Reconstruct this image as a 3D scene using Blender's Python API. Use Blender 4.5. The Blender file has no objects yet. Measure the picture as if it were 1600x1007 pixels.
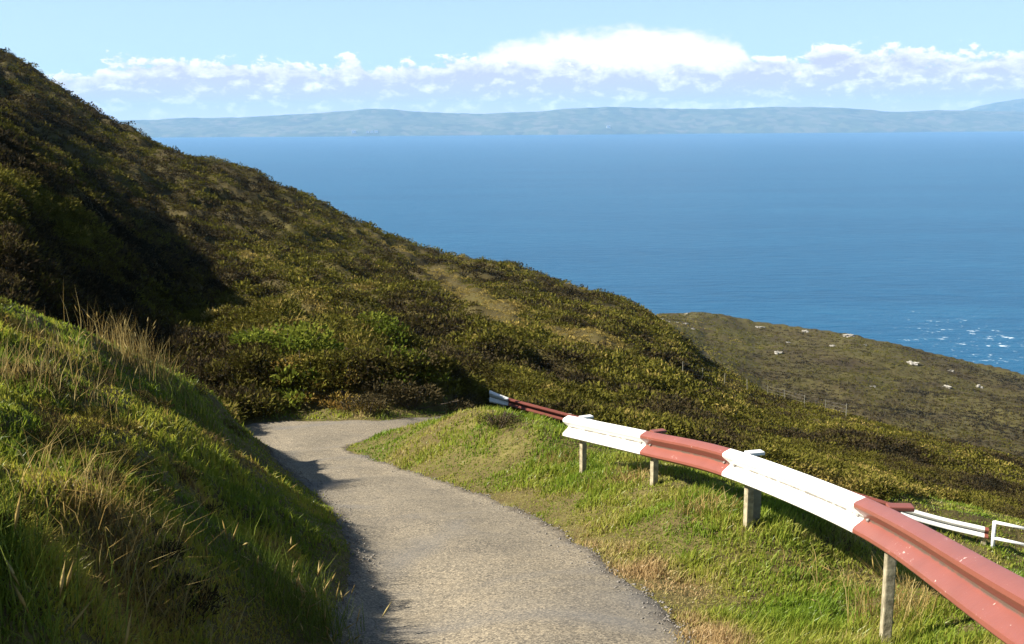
import bpy, bmesh, math, random
import numpy as np
from mathutils import Vector, Matrix

rng = np.random.default_rng(7)
random.seed(7)
scene = bpy.context.scene
COL = scene.collection

# ------------------------------------------------------------------ camera maths
W0, H0, F = 1600.0, 1007.0, 1640.0
TH = math.radians(10.62)          # pitch down
RO = 0.0071                       # slight roll
f_ = np.array([0, math.cos(TH), -math.sin(TH)])
r0 = np.array([1.0, 0, 0])
u0 = np.array([0, math.sin(TH), math.cos(TH)])
UP = u0 * math.cos(RO) + r0 * math.sin(RO)
RT = r0 * math.cos(RO) - u0 * math.sin(RO)


def ray(px, row):
    d = f_ * F + RT * (px - W0 / 2) + UP * (H0 / 2 - row)
    return d[0] / d[1], d[2] / d[1]


def P(px, row, d):
    a, e = ray(px, row)
    return np.array([a * d, d, e * d])


def A_of(px, row):
    return ray(px, row)[0]


# ------------------------------------------------------------------ noise
def _hash(ix, iy, s):
    h = (ix.astype(np.int64) * 374761393 + iy.astype(np.int64) * 668265263 + s * 1442695041) & 0xFFFFFFFF
    h = ((h ^ (h >> 13)) * 1274126177) & 0xFFFFFFFF
    h = h ^ (h >> 16)
    return (h & 0xFFFFFF) / float(0xFFFFFF)


def vnoise(x, y, s=0):
    ix = np.floor(x); iy = np.floor(y)
    fx = x - ix; fy = y - iy
    fx = fx * fx * fx * (fx * (fx * 6 - 15) + 10); fy = fy * fy * fy * (fy * (fy * 6 - 15) + 10)
    a = _hash(ix, iy, s); b = _hash(ix + 1, iy, s); c = _hash(ix, iy + 1, s); d = _hash(ix + 1, iy + 1, s)
    return (a + (b - a) * fx) * (1 - fy) + (c + (d - c) * fx) * fy - 0.5


def fbm(x, y, oct=4, s=0, g=0.5):
    t = 0; am = 1.0
    for i in range(oct):
        c, sn = math.cos(0.6 * i), math.sin(0.6 * i)
        t = t + am * vnoise((x * c - y * sn) * 2 ** i + 17.3 * i, (x * sn + y * c) * 2 ** i - 9.1 * i, s + i)
        am *= g
    return t


def sstep(a, b, x):
    t = np.clip((x - a) / (b - a), 0, 1)
    return t * t * (3 - 2 * t)


# ------------------------------------------------------------------ road
def zr(Y):
    Y = np.asarray(Y, float)
    return np.where(Y < 20, -2.3 - 0.2 * Y, -6.3 - 0.13 * (Y - 20))


def road_pt(px, row):
    a, e = ray(px, row)
    Y = 2.3 / (-e - 0.2)
    if Y > 20 or Y < 0:
        Y = 3.7 / (-e - 0.13)
    return np.array([a * Y, Y, float(zr(Y))])


LO = [road_pt(*p) for p in [(512, 1007), (526, 950), (543, 890), (543, 844), (503, 784), (440, 730), (398, 700)]]
LO = [np.array([LO[0][0] + 0.15, -1.0, -2.1]), np.array([LO[0][0] + 0.08, 3.0, -2.9])] + LO
HP_O = [road_pt(*p) for p in [(398, 700), (375, 680), (385, 664), (440, 659), (520, 659), (600, 660)]]
RI = [road_pt(*p) for p in [(1088, 1007), (1052, 965), (1000, 920), (935, 872), (860, 820), (780, 783), (700, 757), (620, 732), (560, 712), (541, 705)]]
RI = [np.array([RI[0][0] + 0.1, -1.0, -2.1]), np.array([RI[0][0] + 0.1, 3.0, -2.9])] + RI
HP_I = [road_pt(*p) for p in [(541, 705), (543, 700), (566, 690), (602, 676)]]


def zL(x):
    return float(np.interp(x, [-4, -2, 1, 5, 11, 18, 24], [-6.85, -6.95, -7.8, -8.9, -10.5, -12.0, -13.2]))


LL_O = [HP_O[-1]] + [np.array([x, y, zL(x)]) for x, y in [(-1.7, 25.3), (0, 26.3), (2, 26.6), (5, 26.0), (11.2, 22.9), (17.5, 19.6), (23.5, 15.6)]]
LL_I = [HP_I[-1]] + [np.array([x, y, zL(x)]) for x, y in [(-1.7, 23.4), (0, 24.0), (2, 24.1), (5, 23.5), (10.4, 20.6), (16.3, 17.4), (22, 13.6)]]


def resample(pts, n):
    pts = np.array(pts)
    # catmull-rom densify then arclength
    Q = []
    ext = np.vstack([2 * pts[0] - pts[1], pts, 2 * pts[-1] - pts[-2]])
    for i in range(1, len(ext) - 2):
        p0, p1, p2, p3 = ext[i - 1:i + 3]
        for t in np.linspace(0, 1, 24, endpoint=False):
            Q.append(0.5 * ((2 * p1) + (-p0 + p2) * t + (2 * p0 - 5 * p1 + 4 * p2 - p3) * t * t + (-p0 + 3 * p1 - 3 * p2 + p3) * t ** 3))
    Q.append(pts[-1])
    Q = np.array(Q)
    s = np.concatenate([[0], np.cumsum(np.linalg.norm(np.diff(Q, axis=0), axis=1))])
    t = np.linspace(0, s[-1], n)
    return np.stack([np.interp(t, s, Q[:, k]) for k in range(3)], 1)


OUT = np.vstack([resample(LO, 150)[:-1], resample(HP_O, 50)[:-1], resample(LL_O, 90)])
INN = np.vstack([resample(RI, 150)[:-1], resample(HP_I, 50)[:-1], resample(LL_I, 90)])
# smooth the inner hairpin a little
for _ in range(6):
    INN[1:-1] = 0.5 * INN[1:-1] + 0.25 * (INN[:-2] + INN[2:])
    OUT[1:-1] = 0.5 * OUT[1:-1] + 0.25 * (OUT[:-2] + OUT[2:])
NS = len(OUT)
ROADPOLY = np.vstack([OUT, INN[::-1]])[:, :2]


def in_poly(x, y, poly):
    ins = np.zeros(x.shape, bool)
    n = len(poly)
    for i in range(n):
        x1, y1 = poly[i]; x2, y2 = poly[(i + 1) % n]
        c = (y1 > y) != (y2 > y)
        if y1 != y2:
            ins ^= c & (x < (x2 - x1) * (y - y1) / (y2 - y1) + x1)
    return ins


def dist_poly(x, y, poly, step=1):
    d = np.full(x.shape, 1e9)
    p = poly[::step]
    for i in range(len(p)):
        ax, ay = p[i]; bx, by = p[(i + 1) % len(p)]
        vx, vy = bx - ax, by - ay
        L = vx * vx + vy * vy + 1e-12
        t = np.clip(((x - ax) * vx + (y - ay) * vy) / L, 0, 1)
        d = np.minimum(d, (x - ax - t * vx) ** 2 + (y - ay - t * vy) ** 2)
    return np.sqrt(d)


# ------------------------------------------------------------------ guardrail line (beam centre)
RAILPX = [(888, 667, 14.2), (1010, 694, 12.3), (1140, 725, 10.4), (1350, 809, 7.7), (1600, 962, 4.25)]
RAILP = [P(*p) for p in RAILPX]
RAILP.append(RAILP[-1] + (RAILP[-1] - RAILP[-2]) * 0.85)
POSTPX = [(905, 733, 14.0), (1015, 752, 12.3), (1160, 812, 10.2), (1372, 990, 7.55)]
POSTG = [P(*p) for p in POSTPX]

# lower barrier on the far side of the lower leg: (px, top row, depth, beam height)
LOWPX = [(765, 610, 28.6, .36), (795, 622, 28.5, .235), (890, 647, 28.0, .245), (1160, 717, 26.9, .26), (1430, 797, 25.7, .29), (1545, 825, 25.1, .30)]

# ------------------------------------------------------------------ near ground (thin plate fit)
CP = []
for i in range(0, NS, 9):
    for Q in (OUT[i], INN[i], 0.5 * (OUT[i] + INN[i])):
        CP.append(Q)
BANK = [(400, 684, 18.8), (330, 614, 17.5), (260, 579, 16.5), (200, 550, 15.5), (100, 514, 14.2), (0, 484, 13.0), (-200, 440, 11.5), (-500, 380, 9.5),
        (0, 1007, 3.2), (0, 850, 4.5), (0, 700, 6.6), (0, 580, 9.2), (200, 1007, 4.0), (200, 850, 6.0), (200, 700, 8.3), (200, 620, 10.8),
        (350, 1007, 6.0), (350, 850, 7.4), (350, 720, 11.0), (450, 1007, 6.77), (450, 900, 7.88), (450, 800, 10.1), (300, 780, 8.3), (400, 740, 12.1),
        (-300, 850, 4.0), (-300, 640, 6.4)]
CP += [P(*b) for b in BANK]
FOOT = [(-700, 18, -4.0), (-400, 19, -4.4), (0, 20.5, -5.2), (150, 23, -6.4), (300, 24.8, -6.7), (400, 25.3, -6.8), (500, 25.3, -6.9), (600, 25.4, -6.95), (690, 26.0, -7.2),
        (765, 28.9, -8.35), (890, 28.5, -8.6), (1020, 28.1, -8.95), (1160, 27.4, -9.35), (1430, 26.2, -10.2), (1540, 25.7, -10.5), (1600, 25.5, -10.7), (2000, 24, -12.0), (2400, 22, -13)]
HR = 480.0
for px, d, z in FOOT:
    CP.append(np.array([A_of(px, HR) * d, d, z]))
for px, row, d in [(260, 640, 20.5), (100, 590, 18.6), (-200, 530, 16.5), (340, 660, 20.8)]:
    CP.append(P(px, row, d))
CP += POSTG
for p, dz in [(RAILP[4], .80), (RAILP[5], .80)]:
    CP.append(p - np.array([0, 0, dz]))
for px, row, d in [(602, 678, 20.9), (640, 664, 20.6), (690, 657, 19.8), (745, 641, 18.2), (800, 655, 17.2), (850, 668, 16.0)]:
    CP.append(P(px, row, d))
for g in POSTG:
    pass
for px, row, d in [(1470, 965, 6.9), (1540, 985, 6.0), (1372, 985, 7.55), (1160, 812, 10.2), (1015, 752, 12.3), (905, 733, 14.0)]:
    q = P(px + 12, row - 48 * 8 / d, d + 1.5); CP.append(q); CP.append(q + np.array([.7, 1.2, -.55])); CP.append(q + np.array([2.6, 2.2, -2.3]))
for px, row, d in [(1384, 866, 10.4), (1300, 812, 11.4), (1230, 782, 12.4), (1150, 752, 13.3), (1080, 722, 14.2)]:
    q = P(px, row, d); CP.append(q); CP.append(q + np.array([1.6, 1.8, -1.5]))
CP += [np.array(q, float) for q in [(4.0, 2.5, -3.9), (6.5, 6, -5.4), (1.6, 18.2, -5.9), (3, 20.5, -7.3), (8, 17.5, -8.2), (12, 14, -9.6), (15, 8, -10), (-6, 1, -1.0), (-9, 4, -0.8)]]
CP = np.array(CP)
_, ui = np.unique(np.round(CP[:, :2], 1), axis=0, return_index=True)
CP = CP[ui]


def tps_k(r2):
    return 0.5 * r2 * np.log(r2 + 1e-9)


n = len(CP)
K = tps_k(((CP[:, None, :2] - CP[None, :, :2]) ** 2).sum(2)) + 0.02 * np.eye(n)
Pm = np.hstack([np.ones((n, 1)), CP[:, :2]])
Am = np.vstack([np.hstack([K, Pm]), np.hstack([Pm.T, np.zeros((3, 3))])])
WT = np.linalg.solve(Am, np.concatenate([CP[:, 2], np.zeros(3)]))


def near_raw(x, y):
    z = WT[n] + WT[n + 1] * x + WT[n + 2] * y
    for i in range(n):
        z = z + WT[i] * tps_k((x - CP[i, 0]) ** 2 + (y - CP[i, 1]) ** 2)
    return z


# ------------------------------------------------------------------ far keys (per azimuth)
def key(lst):           # (px,row,D) -> arrays a, D, Z sorted by a
    q = []
    for px, row, d in lst:
        a, e = ray(px, row)
        q.append((a, d, e * d))
    return np.array(sorted(q))


KF = np.array(sorted([(A_of(px, HR), d, z) for px, d, z in FOOT]))
K1 = key([(-700, 200, 26), (-300, 270, 28), (0, 325, 31), (120, 395, 39), (200, 455, 46), (270, 492, 51), (400, 522, 53), (600, 522, 55), (760, 540, 54), (900, 565, 52), (1050, 610, 50), (1200, 680, 46), (1400, 725, 43), (1600, 772, 41), (2000, 850, 38), (2400, 920, 36)])
CREST = key([(-700, -330, 150), (-300, -110, 165), (0, 76, 165), (25, 87, 163), (60, 111, 160), (120, 153, 153), (190, 195, 145), (250, 226, 139), (288, 241, 136), (330, 247, 148),
             (400, 270, 150), (470, 301, 150), (540, 338, 150), (600, 364, 149), (650, 386, 148), (690, 396, 148), (740, 404, 148), (800, 414, 147),
             (850, 432, 146), (900, 451, 145), (970, 465, 143), (1000, 481, 140), (1030, 496, 136), (1100, 563, 124), (1190, 614, 108), (1260, 635, 98), (1320, 650, 90),
             (1450, 684, 80), (1600, 721, 72), (2000, 800, 62), (2400, 880, 55)])
HEADC = key([(940, 560, 520), (1000, 505, 500), (1030, 491, 490), (1090, 491, 480), (1180, 511, 470), (1260, 518, 460), (1330, 525, 450), (1400, 541, 440), (1450, 556, 430), (1530, 574, 415), (1600, 591, 400), (2000, 680, 350), (2400, 760, 320)])


def kin(K, a):
    return np.interp(a, K[:, 0], K[:, 1]), np.interp(a, K[:, 0], K[:, 2])


def smooth_cols(v, k=2):
    return v


def far_z(a, Y):
    D0, Z0 = kin(KF, a); D1, Z1 = kin(K1, a); D2, Z2 = kin(CREST, a)
    cut = sstep(0.0, 1.0, 1) * np.interp(a, [A_of(250, HR), A_of(380, HR), A_of(690, HR), A_of(760, HR)], [.4, .85, .85, .25])
    Db = D0 + 0.7
    Zb = Z0 + cut
    # mid knee: slightly concave between K1 and crest
    Dm = 0.5 * (D1 + D2); Zm = 0.5 * (Z1 + Z2) + np.interp(a, [-.5, -.2, .1, .3], [-3.5, -1.0, .3, .6])
    z = np.where(Y < Db, Z0 + (Zb - Z0) * np.clip((Y - D0) / 0.7, 0, 1),
        np.where(Y < D1, Zb + (Z1 - Zb) * (Y - Db) / (D1 - Db),
        np.where(Y < Dm, Z1 + (Zm - Z1) * (Y - D1) / (Dm - D1),
                 Zm + (Z2 - Zm) * (Y - Dm) / (D2 - Dm))))
    # beyond crest
    DH, ZH = kin(HEADC, a)
    isH = sstep(A_of(960, HR), A_of(1020, HR), a)
    e2 = Z2 / D2
    Dv = D2 * 1.25; Zv = Z2 + (e2 - 0.10) * (Dv - D2) - 1.5
    Df = 0.45 * DH + 0.55 * Dv; Zf = np.minimum((e2 - 0.012) * Df - 2.0, ZH + 28)
    zh = np.where(Y < Dv, Z2 + (Zv - Z2) * (Y - D2) / (Dv - D2),
         np.where(Y < Df, Zv + (Zf - Zv) * (Y - Dv) / (Df - Dv),
         np.where(Y < DH, Zf + (ZH - Zf) * (Y - Df) / (DH - Df),
                  np.maximum(ZH - 0.02 * (Y - DH) - 0.75 * np.maximum(Y - DH - 8, 0), -158))))
    De = 420.0
    zs = Z2 + (-158 - Z2) * sstep(0, 1, np.clip((Y - D2) / (De - D2), 0, 1)) * 1.0
    zs = np.minimum(zs, Z2 + (e2 - 0.06) * (Y - D2))
    zs = np.maximum(zs, -158)
    zb = zs * (1 - isH) + zh * isH
    return np.where(Y <= D2, z, zb), D0, D2, isH


def terrain(x, y, detail=True, with_road=True):
    """height of the land; x,y arrays of equal shape"""
    x = np.asarray(x, float); y = np.asarray(y, float)
    a = x / y
    z, D0, D2, isH = far_z(a, y)
    zn = np.zeros_like(z)
    m = y < D0 + 0.6
    if m.any():
        zn[m] = near_raw(x[m], y[m])
    w = sstep(-0.25, 0.35, y - D0)
    z = np.where(m, zn * (1 - w) + z * w, z)
    if detail:
        farw = sstep(0.5, 8, y - D0)
        # hill hummocks
        big = fbm(x / 8.0, y / 8.0, 3, 11) * (.75 + .7 * sstep(75, 45, y)) - .25
        med = fbm(x / 2.6 + y / 5.0, y / 4.0, 3, 23) * (1.35 + .35 * sstep(80, 45, y)) * (1 - .5 * sstep(.0, .15, a)) - .1
        crest_fade = (0.35 + 0.65 * np.clip(np.abs(y - D2) / 14.0, 0, 1)) * (1 - .45 * sstep(.12, .3, a))
        z = z + farw * (big * crest_fade + med * (0.5 + 0.5 * crest_fade)) * np.where(y > D2 * 1.3, .7, 1.0)
        z = z + np.where(y > D2 * 1.3, fbm(x / 40.0, y / 40.0, 3, 31) * 3.0 * isH * sstep(D2 * 1.3, D2 * 1.6, y), 0)
        nm = y < D0 + 3
        if nm.any():
            xx, yy = x[nm], y[nm]
            near = 1 - farw[nm]
            da = dist_poly(xx, yy, ROADPOLY, 3)
            ins = in_poly(xx, yy, ROADPOLY)
            amp = sstep(0.05, 1.0, da) * (~ins)
            left = sstep(0.6, -1.0, xx - np.interp(yy, OUT[:150, 1], OUT[:150, 0]))
            zz = near * amp * (fbm(xx / 1.3, yy / 1.3, 3, 41) * (0.14 + 0.16 * left) + fbm(xx / .35, yy / .35, 2, 47) * (0.05 + 0.05 * left))
            if with_road:
                zz = zz - np.where(ins, 0.07 * sstep(0.0, 0.2, da), 0)
            z[nm] = z[nm] + zz
    return z


def hit(px, row):
    a, e = ray(px, row)
    Y = np.exp(np.linspace(math.log(2.5), math.log(620), 5000))
    z = terrain(a * Y, Y)
    k = np.argmax(z >= e * Y)
    return np.array([a * Y[k], Y[k], z[k]])


# ------------------------------------------------------------------ mesh helpers
def np_mesh(name, verts, faces, mat, attrs=None, smooth=False, parent=None):
    """faces: int array (n,3) or (n,4)"""
    me = bpy.data.meshes.new(name)
    nv = len(verts); nf, k = faces.shape
    me.vertices.add(nv)
    me.vertices.foreach_set('co', np.ascontiguousarray(verts, dtype=np.float32).ravel())
    me.loops.add(nf * k)
    me.loops.foreach_set('vertex_index', np.ascontiguousarray(faces, dtype=np.int32).ravel())
    me.polygons.add(nf)
    me.polygons.foreach_set('loop_start', np.arange(0, nf * k, k, dtype=np.int32))
    me.polygons.foreach_set('loop_total', np.full(nf, k, dtype=np.int32))
    if smooth:
        me.polygons.foreach_set('use_smooth', np.ones(nf, bool))
    for an, av in (attrs or {}).items():
        at = me.attributes.new(an, 'FLOAT', 'POINT')
        at.data.foreach_set('value', np.ascontiguousarray(av, dtype=np.float32))
    me.update(calc_edges=True)
    me.materials.append(mat)
    o = bpy.data.objects.new(name, me)
    COL.objects.link(o)
    if parent:
        o.parent = parent
    return o


def tag(o, label=None, cat=None, group=None, kind=None):
    if label: o['label'] = label
    if cat: o['category'] = cat
    if group: o['group'] = group
    if kind: o['kind'] = kind
    return o


def thing(name, label, cat, loc=(0, 0, 0), group=None):
    o = bpy.data.objects.new(name, None)
    o.empty_display_size = 0.2
    COL.objects.link(o)
    o.location = loc
    return tag(o, label, cat, group)


def bm_obj(name, bm, mat, parent=None, smooth=False):
    me = bpy.data.meshes.new(name)
    bm.normal_update()
    bm.to_mesh(me); bm.free()
    if smooth:
        me.polygons.foreach_set('use_smooth', np.ones(len(me.polygons), bool))
    me.materials.append(mat)
    o = bpy.data.objects.new(name, me)
    COL.objects.link(o)
    if parent: o.parent = parent
    return o


def add_box(bm, c, ax, ay, az, bev=0.0):
    """box centred at c with half-axis vectors"""
    c, ax, ay, az = Vector(c), Vector(ax), Vector(ay), Vector(az)
    r = bmesh.ops.create_cube(bm, size=2.0)
    M = Matrix((ax, ay, az)).transposed().to_4x4(); M.translation = c
    bmesh.ops.transform(bm, matrix=M, verts=r['verts'])
    if bev:
        es = list({e for v in r['verts'] for e in v.link_edges})
        bmesh.ops.bevel(bm, geom=es, offset=bev, segments=2, affect='EDGES', profile=0.6)


def add_tube(bm, p, q, r, seg=10, r2=None):
    p, q = Vector(p), Vector(q)
    d = q - p
    M = d.to_track_quat('Z', 'Y').to_matrix().to_4x4(); M.translation = (p + q) / 2
    rr = bmesh.ops.create_cone(bm, cap_ends=True, segments=seg, radius1=r, radius2=r2 if r2 is not None else r, depth=d.length)
    bmesh.ops.transform(bm, matrix=M, verts=rr['verts'])


# ------------------------------------------------------------------ materials
def new_mat(name):
    m = bpy.data.materials.new(name); m.use_nodes = True
    nt = m.node_tree; nt.nodes.clear()
    return m, nt, nt.nodes, nt.links


def ramp(nodes, stops, interp='LINEAR'):
    r = nodes.new('ShaderNodeValToRGB'); r.color_ramp.interpolation = interp
    el = r.color_ramp.elements
    while len(el) < len(stops): el.new(0.5)
    for e, (p, c) in zip(el, stops):
        e.position = p; e.color = (c[0], c[1], c[2], 1)
    return r


def noise_node(nodes, links, coord, scale, detail=4, rough=0.55, dist=0.0):
    t = nodes.new('ShaderNodeTexNoise')
    t.inputs['Scale'].default_value = scale; t.inputs['Detail'].default_value = detail
    t.inputs['Roughness'].default_value = rough; t.inputs['Distortion'].default_value = dist
    links.new(coord, t.inputs['Vector'])
    return t


def math_node(nodes, links, op, a, b=None, clamp=False):
    m = nodes.new('ShaderNodeMath'); m.operation = op; m.use_clamp = clamp
    for i, v in enumerate((a, b)):
        if v is None: continue
        if isinstance(v, (int, float)): m.inputs[i].default_value = v
        else: links.new(v, m.inputs[i])
    return m.outputs[0]


def mix_col(nodes, links, fac, a, b, mode='MIX'):
    m = nodes.new('ShaderNodeMix'); m.data_type = 'RGBA'; m.blend_type = mode
    if isinstance(fac, (int, float)): m.inputs[0].default_value = fac
    else: links.new(fac, m.inputs[0])
    for i, v in ((6, a), (7, b)):
        if isinstance(v, tuple): m.inputs[i].default_value = (*v[:3], 1)
        else: links.new(v, m.inputs[i])
    return m.outputs[2]


def leaf_mat(name, stops, trans=0.25, patch_scale=0.12, patch=0.45, rough_spec=0.0):
    """foliage: tint per clump (attribute: species, on the moor also painted shade) shifted by broad patches of vegetation"""
    m, nt, N, L = new_mat(name)
    out = N.new('ShaderNodeOutputMaterial')
    at = N.new('ShaderNodeAttribute'); at.attribute_name = 'tint'
    geo = N.new('ShaderNodeNewGeometry')
    nz = noise_node(N, L, geo.outputs['Position'], patch_scale, 4, 0.6)
    f = math_node(N, L, 'ADD', at.outputs['Fac'], math_node(N, L, 'MULTIPLY', math_node(N, L, 'SUBTRACT', nz.outputs['Fac'], 0.5), patch * 2.2), True)
    r = ramp(N, stops); L.new(f, r.inputs[0])
    d = N.new('ShaderNodeBsdfDiffuse'); t = N.new('ShaderNodeBsdfTranslucent')
    L.new(r.outputs[0], d.inputs[0]); L.new(r.outputs[0], t.inputs[0])
    mx = N.new('ShaderNodeMixShader'); mx.inputs[0].default_value = trans
    L.new(d.outputs[0], mx.inputs[1]); L.new(t.outputs[0], mx.inputs[2])
    last = mx.outputs[0]
    if rough_spec:
        g = N.new('ShaderNodeBsdfGlossy'); g.inputs['Roughness'].default_value = 0.45
        g.inputs[0].default_value = (1, 1, 1, 1)
        m2 = N.new('ShaderNodeMixShader'); m2.inputs[0].default_value = rough_spec
        L.new(last, m2.inputs[1]); L.new(g.outputs[0], m2.inputs[2]); last = m2.outputs[0]
    L.new(last, out.inputs[0])
    return m


M_HEATHER = leaf_mat('heather_foliage', [(0.0, (.022, .020, .012)), (.25, (.050, .037, .020)), (.45, (.074, .063, .016)), (.68, (.100, .096, .016)), (.88, (.128, .118, .021)), (1.0, (.25, .19, .055))], 0.2, 0.09, 0.5)
M_GRASS = leaf_mat('verge_grass_blades', [(0.0, (.40, .28, .13)), (.2, (.38, .31, .125)), (.40, (.29, .285, .048)), (.7, (.205, .26, .028)), (1.0, (.135, .21, .018))], 0.42, 0.9, 0.32, 0.02)
M_BANK = leaf_mat('bank_grass_blades', [(0.0, (.13, .08, .03)), (.15, (.27, .18, .055)), (.36, (.33, .30, .040)), (.7, (.21, .245, .024)), (1.0, (.11, .155, .016))], 0.5, 0.8, 0.38, 0.02)
M_BRACKEN = leaf_mat('bracken_fronds', [(0, (.075, .105, .013)), (1, (.17, .185, .027))], 0.35, .5, .1)
M_OCHRE = leaf_mat('dry_bracken', [(0, (.18, .10, .025)), (1, (.27, .21, .05))], 0.25, .5, .1)
M_DARKB = leaf_mat('dark_heather_leaves', [(0, (.035, .030, .016)), (1, (.085, .065, .028))], 0.15, .5, .1)
M_STRAW = leaf_mat('straw_stems', [(0, (.20, .13, .04)), (.6, (.32, .235, .08)), (1, (.42, .34, .15))], 0.3, .5, .1)
M_RUSH = leaf_mat('green_rush_stems', [(0, (.07, .11, .015)), (1, (.17, .20, .04))], 0.3, .5, .1)


def simple_mat(name, col, rough=0.6, var=0.15, scale=8.0, bump=0.2, col2=None, spec=0.4, detail=6):
    m, nt, N, L = new_mat(name)
    out = N.new('ShaderNodeOutputMaterial'); b = N.new('ShaderNodeBsdfPrincipled')
    tc = N.new('ShaderNodeTexCoord')
    nz = noise_node(N, L, tc.outputs['Object'], scale, detail, 0.6)
    c2 = col2 or tuple(c * (1 - var) for c in col)
    r = ramp(N, [(.35, c2), (.62, col)]); L.new(nz.outputs['Fac'], r.inputs[0])
    L.new(r.outputs[0], b.inputs['Base Color'])
    b.inputs['Roughness'].default_value = rough; b.inputs['Specular IOR Level'].default_value = spec
    bp = N.new('ShaderNodeBump'); bp.inputs['Strength'].default_value = bump; bp.inputs['Distance'].default_value = 0.02
    L.new(nz.outputs['Fac'], bp.inputs['Height']); L.new(bp.outputs[0], b.inputs['Normal'])
    L.new(b.outputs[0], out.inputs[0])
    return m


def paint_mat(name, col, chip, chips=0.70, rough=0.42):
    m, nt, N, L = new_mat(name)
    out = N.new('ShaderNodeOutputMaterial'); b = N.new('ShaderNodeBsdfPrincipled')
    geo = N.new('ShaderNodeNewGeometry')
    n1 = noise_node(N, L, geo.outputs['Position'], 3.0, 6, 0.65)
    n2 = noise_node(N, L, geo.outputs['Position'], 26.0, 5, 0.7)
    base = mix_col(N, L, n1.outputs['Fac'], tuple(c * .72 for c in col), tuple(min(1, c * 1.22) for c in col))
    f = math_node(N, L, 'ADD', math_node(N, L, 'MULTIPLY', n2.outputs['Fac'], .7), math_node(N, L, 'MULTIPLY', n1.outputs['Fac'], .3))
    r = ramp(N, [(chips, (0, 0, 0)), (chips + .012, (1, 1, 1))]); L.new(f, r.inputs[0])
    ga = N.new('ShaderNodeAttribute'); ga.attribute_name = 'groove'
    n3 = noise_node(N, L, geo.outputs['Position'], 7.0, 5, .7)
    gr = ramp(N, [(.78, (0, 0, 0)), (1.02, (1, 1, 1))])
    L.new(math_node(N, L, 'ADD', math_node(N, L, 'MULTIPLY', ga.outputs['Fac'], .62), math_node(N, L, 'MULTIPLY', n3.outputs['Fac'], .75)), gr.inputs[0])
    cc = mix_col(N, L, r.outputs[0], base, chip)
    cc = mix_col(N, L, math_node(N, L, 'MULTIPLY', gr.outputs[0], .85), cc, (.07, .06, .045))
    L.new(cc, b.inputs['Base Color'])
    b.inputs['Roughness'].default_value = rough
    bp = N.new('ShaderNodeBump'); bp.inputs['Strength'].default_value = .12; bp.inputs['Distance'].default_value = .01
    L.new(n2.outputs['Fac'], bp.inputs['Height']); L.new(bp.outputs[0], b.inputs['Normal'])
    L.new(b.outputs[0], out.inputs[0])
    return m


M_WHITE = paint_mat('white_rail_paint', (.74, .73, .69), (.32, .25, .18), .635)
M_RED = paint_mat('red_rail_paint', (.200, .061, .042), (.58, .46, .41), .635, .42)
M_POST = simple_mat('weathered_pale_post', (.33, .29, .19), .9, .3, 16, .5, (.17, .145, .09))
M_STEEL = simple_mat('rail_steel', (.25, .23, .21), .55, .3, 20, .1)
M_ROCK = simple_mat('pale_rock', (.36, .34, .29), .95, .4, .9, .8, (.17, .155, .125))
M_DROCK = simple_mat('dark_rock', (.16, .14, .12), .9, .4, 1.2, .8, (.07, .06, .05))
M_GRIT = simple_mat('loose_grit', (.22, .20, .17), .9, .5, 30, .2)
M_FENCE = simple_mat('grey_fence_wood', (.20, .19, .14), .9, .4, 9, .3)
M_HOUSEW = simple_mat('white_house_wall', (.82, .82, .80), .8, .06, .3, .0)
M_ROOF = simple_mat('grey_house_roof', (.18, .18, .2), .8, .2, .3, .0)
M_GLASS = simple_mat('dark_window_glass', (.03, .035, .04), .15, .2, 1, .0)
M_STEMW = simple_mat('woody_stem', (.10, .075, .05), .9, .4, 30, .2)


def ground_mat():
    m, nt, N, L = new_mat('moor_ground')
    out = N.new('ShaderNodeOutputMaterial'); b = N.new('ShaderNodeBsdfPrincipled')
    geo = N.new('ShaderNodeNewGeometry'); pos = geo.outputs['Position']
    at = N.new('ShaderNodeAttribute'); at.attribute_name = 'zone'      # 0 bank/verge soil, 1 moor, 2 headland turf
    nA = noise_node(N, L, pos, .06, 6, .62, .6); nB = noise_node(N, L, pos, .5, 5, .65); nC = noise_node(N, L, pos, 5.0, 5, .7)
    moor = ramp(N, [(.3, (.030, .024, .012)), (.5, (.060, .048, .018)), (.68, (.095, .085, .022)), (.8, (.13, .10, .035))])
    fm = math_node(N, L, 'ADD', math_node(N, L, 'MULTIPLY', nA.outputs['Fac'], .45), math_node(N, L, 'ADD', math_node(N, L, 'MULTIPLY', nB.outputs['Fac'], .3), math_node(N, L, 'MULTIPLY', nC.outputs['Fac'], .25)))
    L.new(fm, moor.inputs[0])
    head = ramp(N, [(.36, (.030, .021, .013)), (.46, (.056, .043, .018)), (.57, (.084, .073, .022)), (.70, (.14, .115, .042))])
    L.new(fm, head.inputs[0])
    soil = ramp(N, [(.32, (.06, .042, .020)), (.5, (.10, .08, .03)), (.62, (.13, .115, .035)), (.8, (.24, .18, .09))])
    L.new(math_node(N, L, 'ADD', math_node(N, L, 'MULTIPLY', nB.outputs['Fac'], .4), math_node(N, L, 'MULTIPLY', nC.outputs['Fac'], .6)), soil.inputs[0])
    c = mix_col(N, L, math_node(N, L, 'MULTIPLY', at.outputs['Fac'], 1.0, True), soil.outputs[0], moor.outputs[0])
    c = mix_col(N, L, math_node(N, L, 'SUBTRACT', at.outputs['Fac'], 1.0, True), c, head.outputs[0])
    L.new(c, b.inputs['Base Color']); b.inputs['Roughness'].default_value = .95; b.inputs['Specular IOR Level'].default_value = .1
    bp = N.new('ShaderNodeBump'); bp.inputs['Strength'].default_value = .7; bp.inputs['Distance'].default_value = .12
    L.new(nC.outputs['Fac'], bp.inputs['Height']); L.new(bp.outputs[0], b.inputs['Normal'])
    L.new(b.outputs[0], out.inputs[0])
    return m


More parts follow.
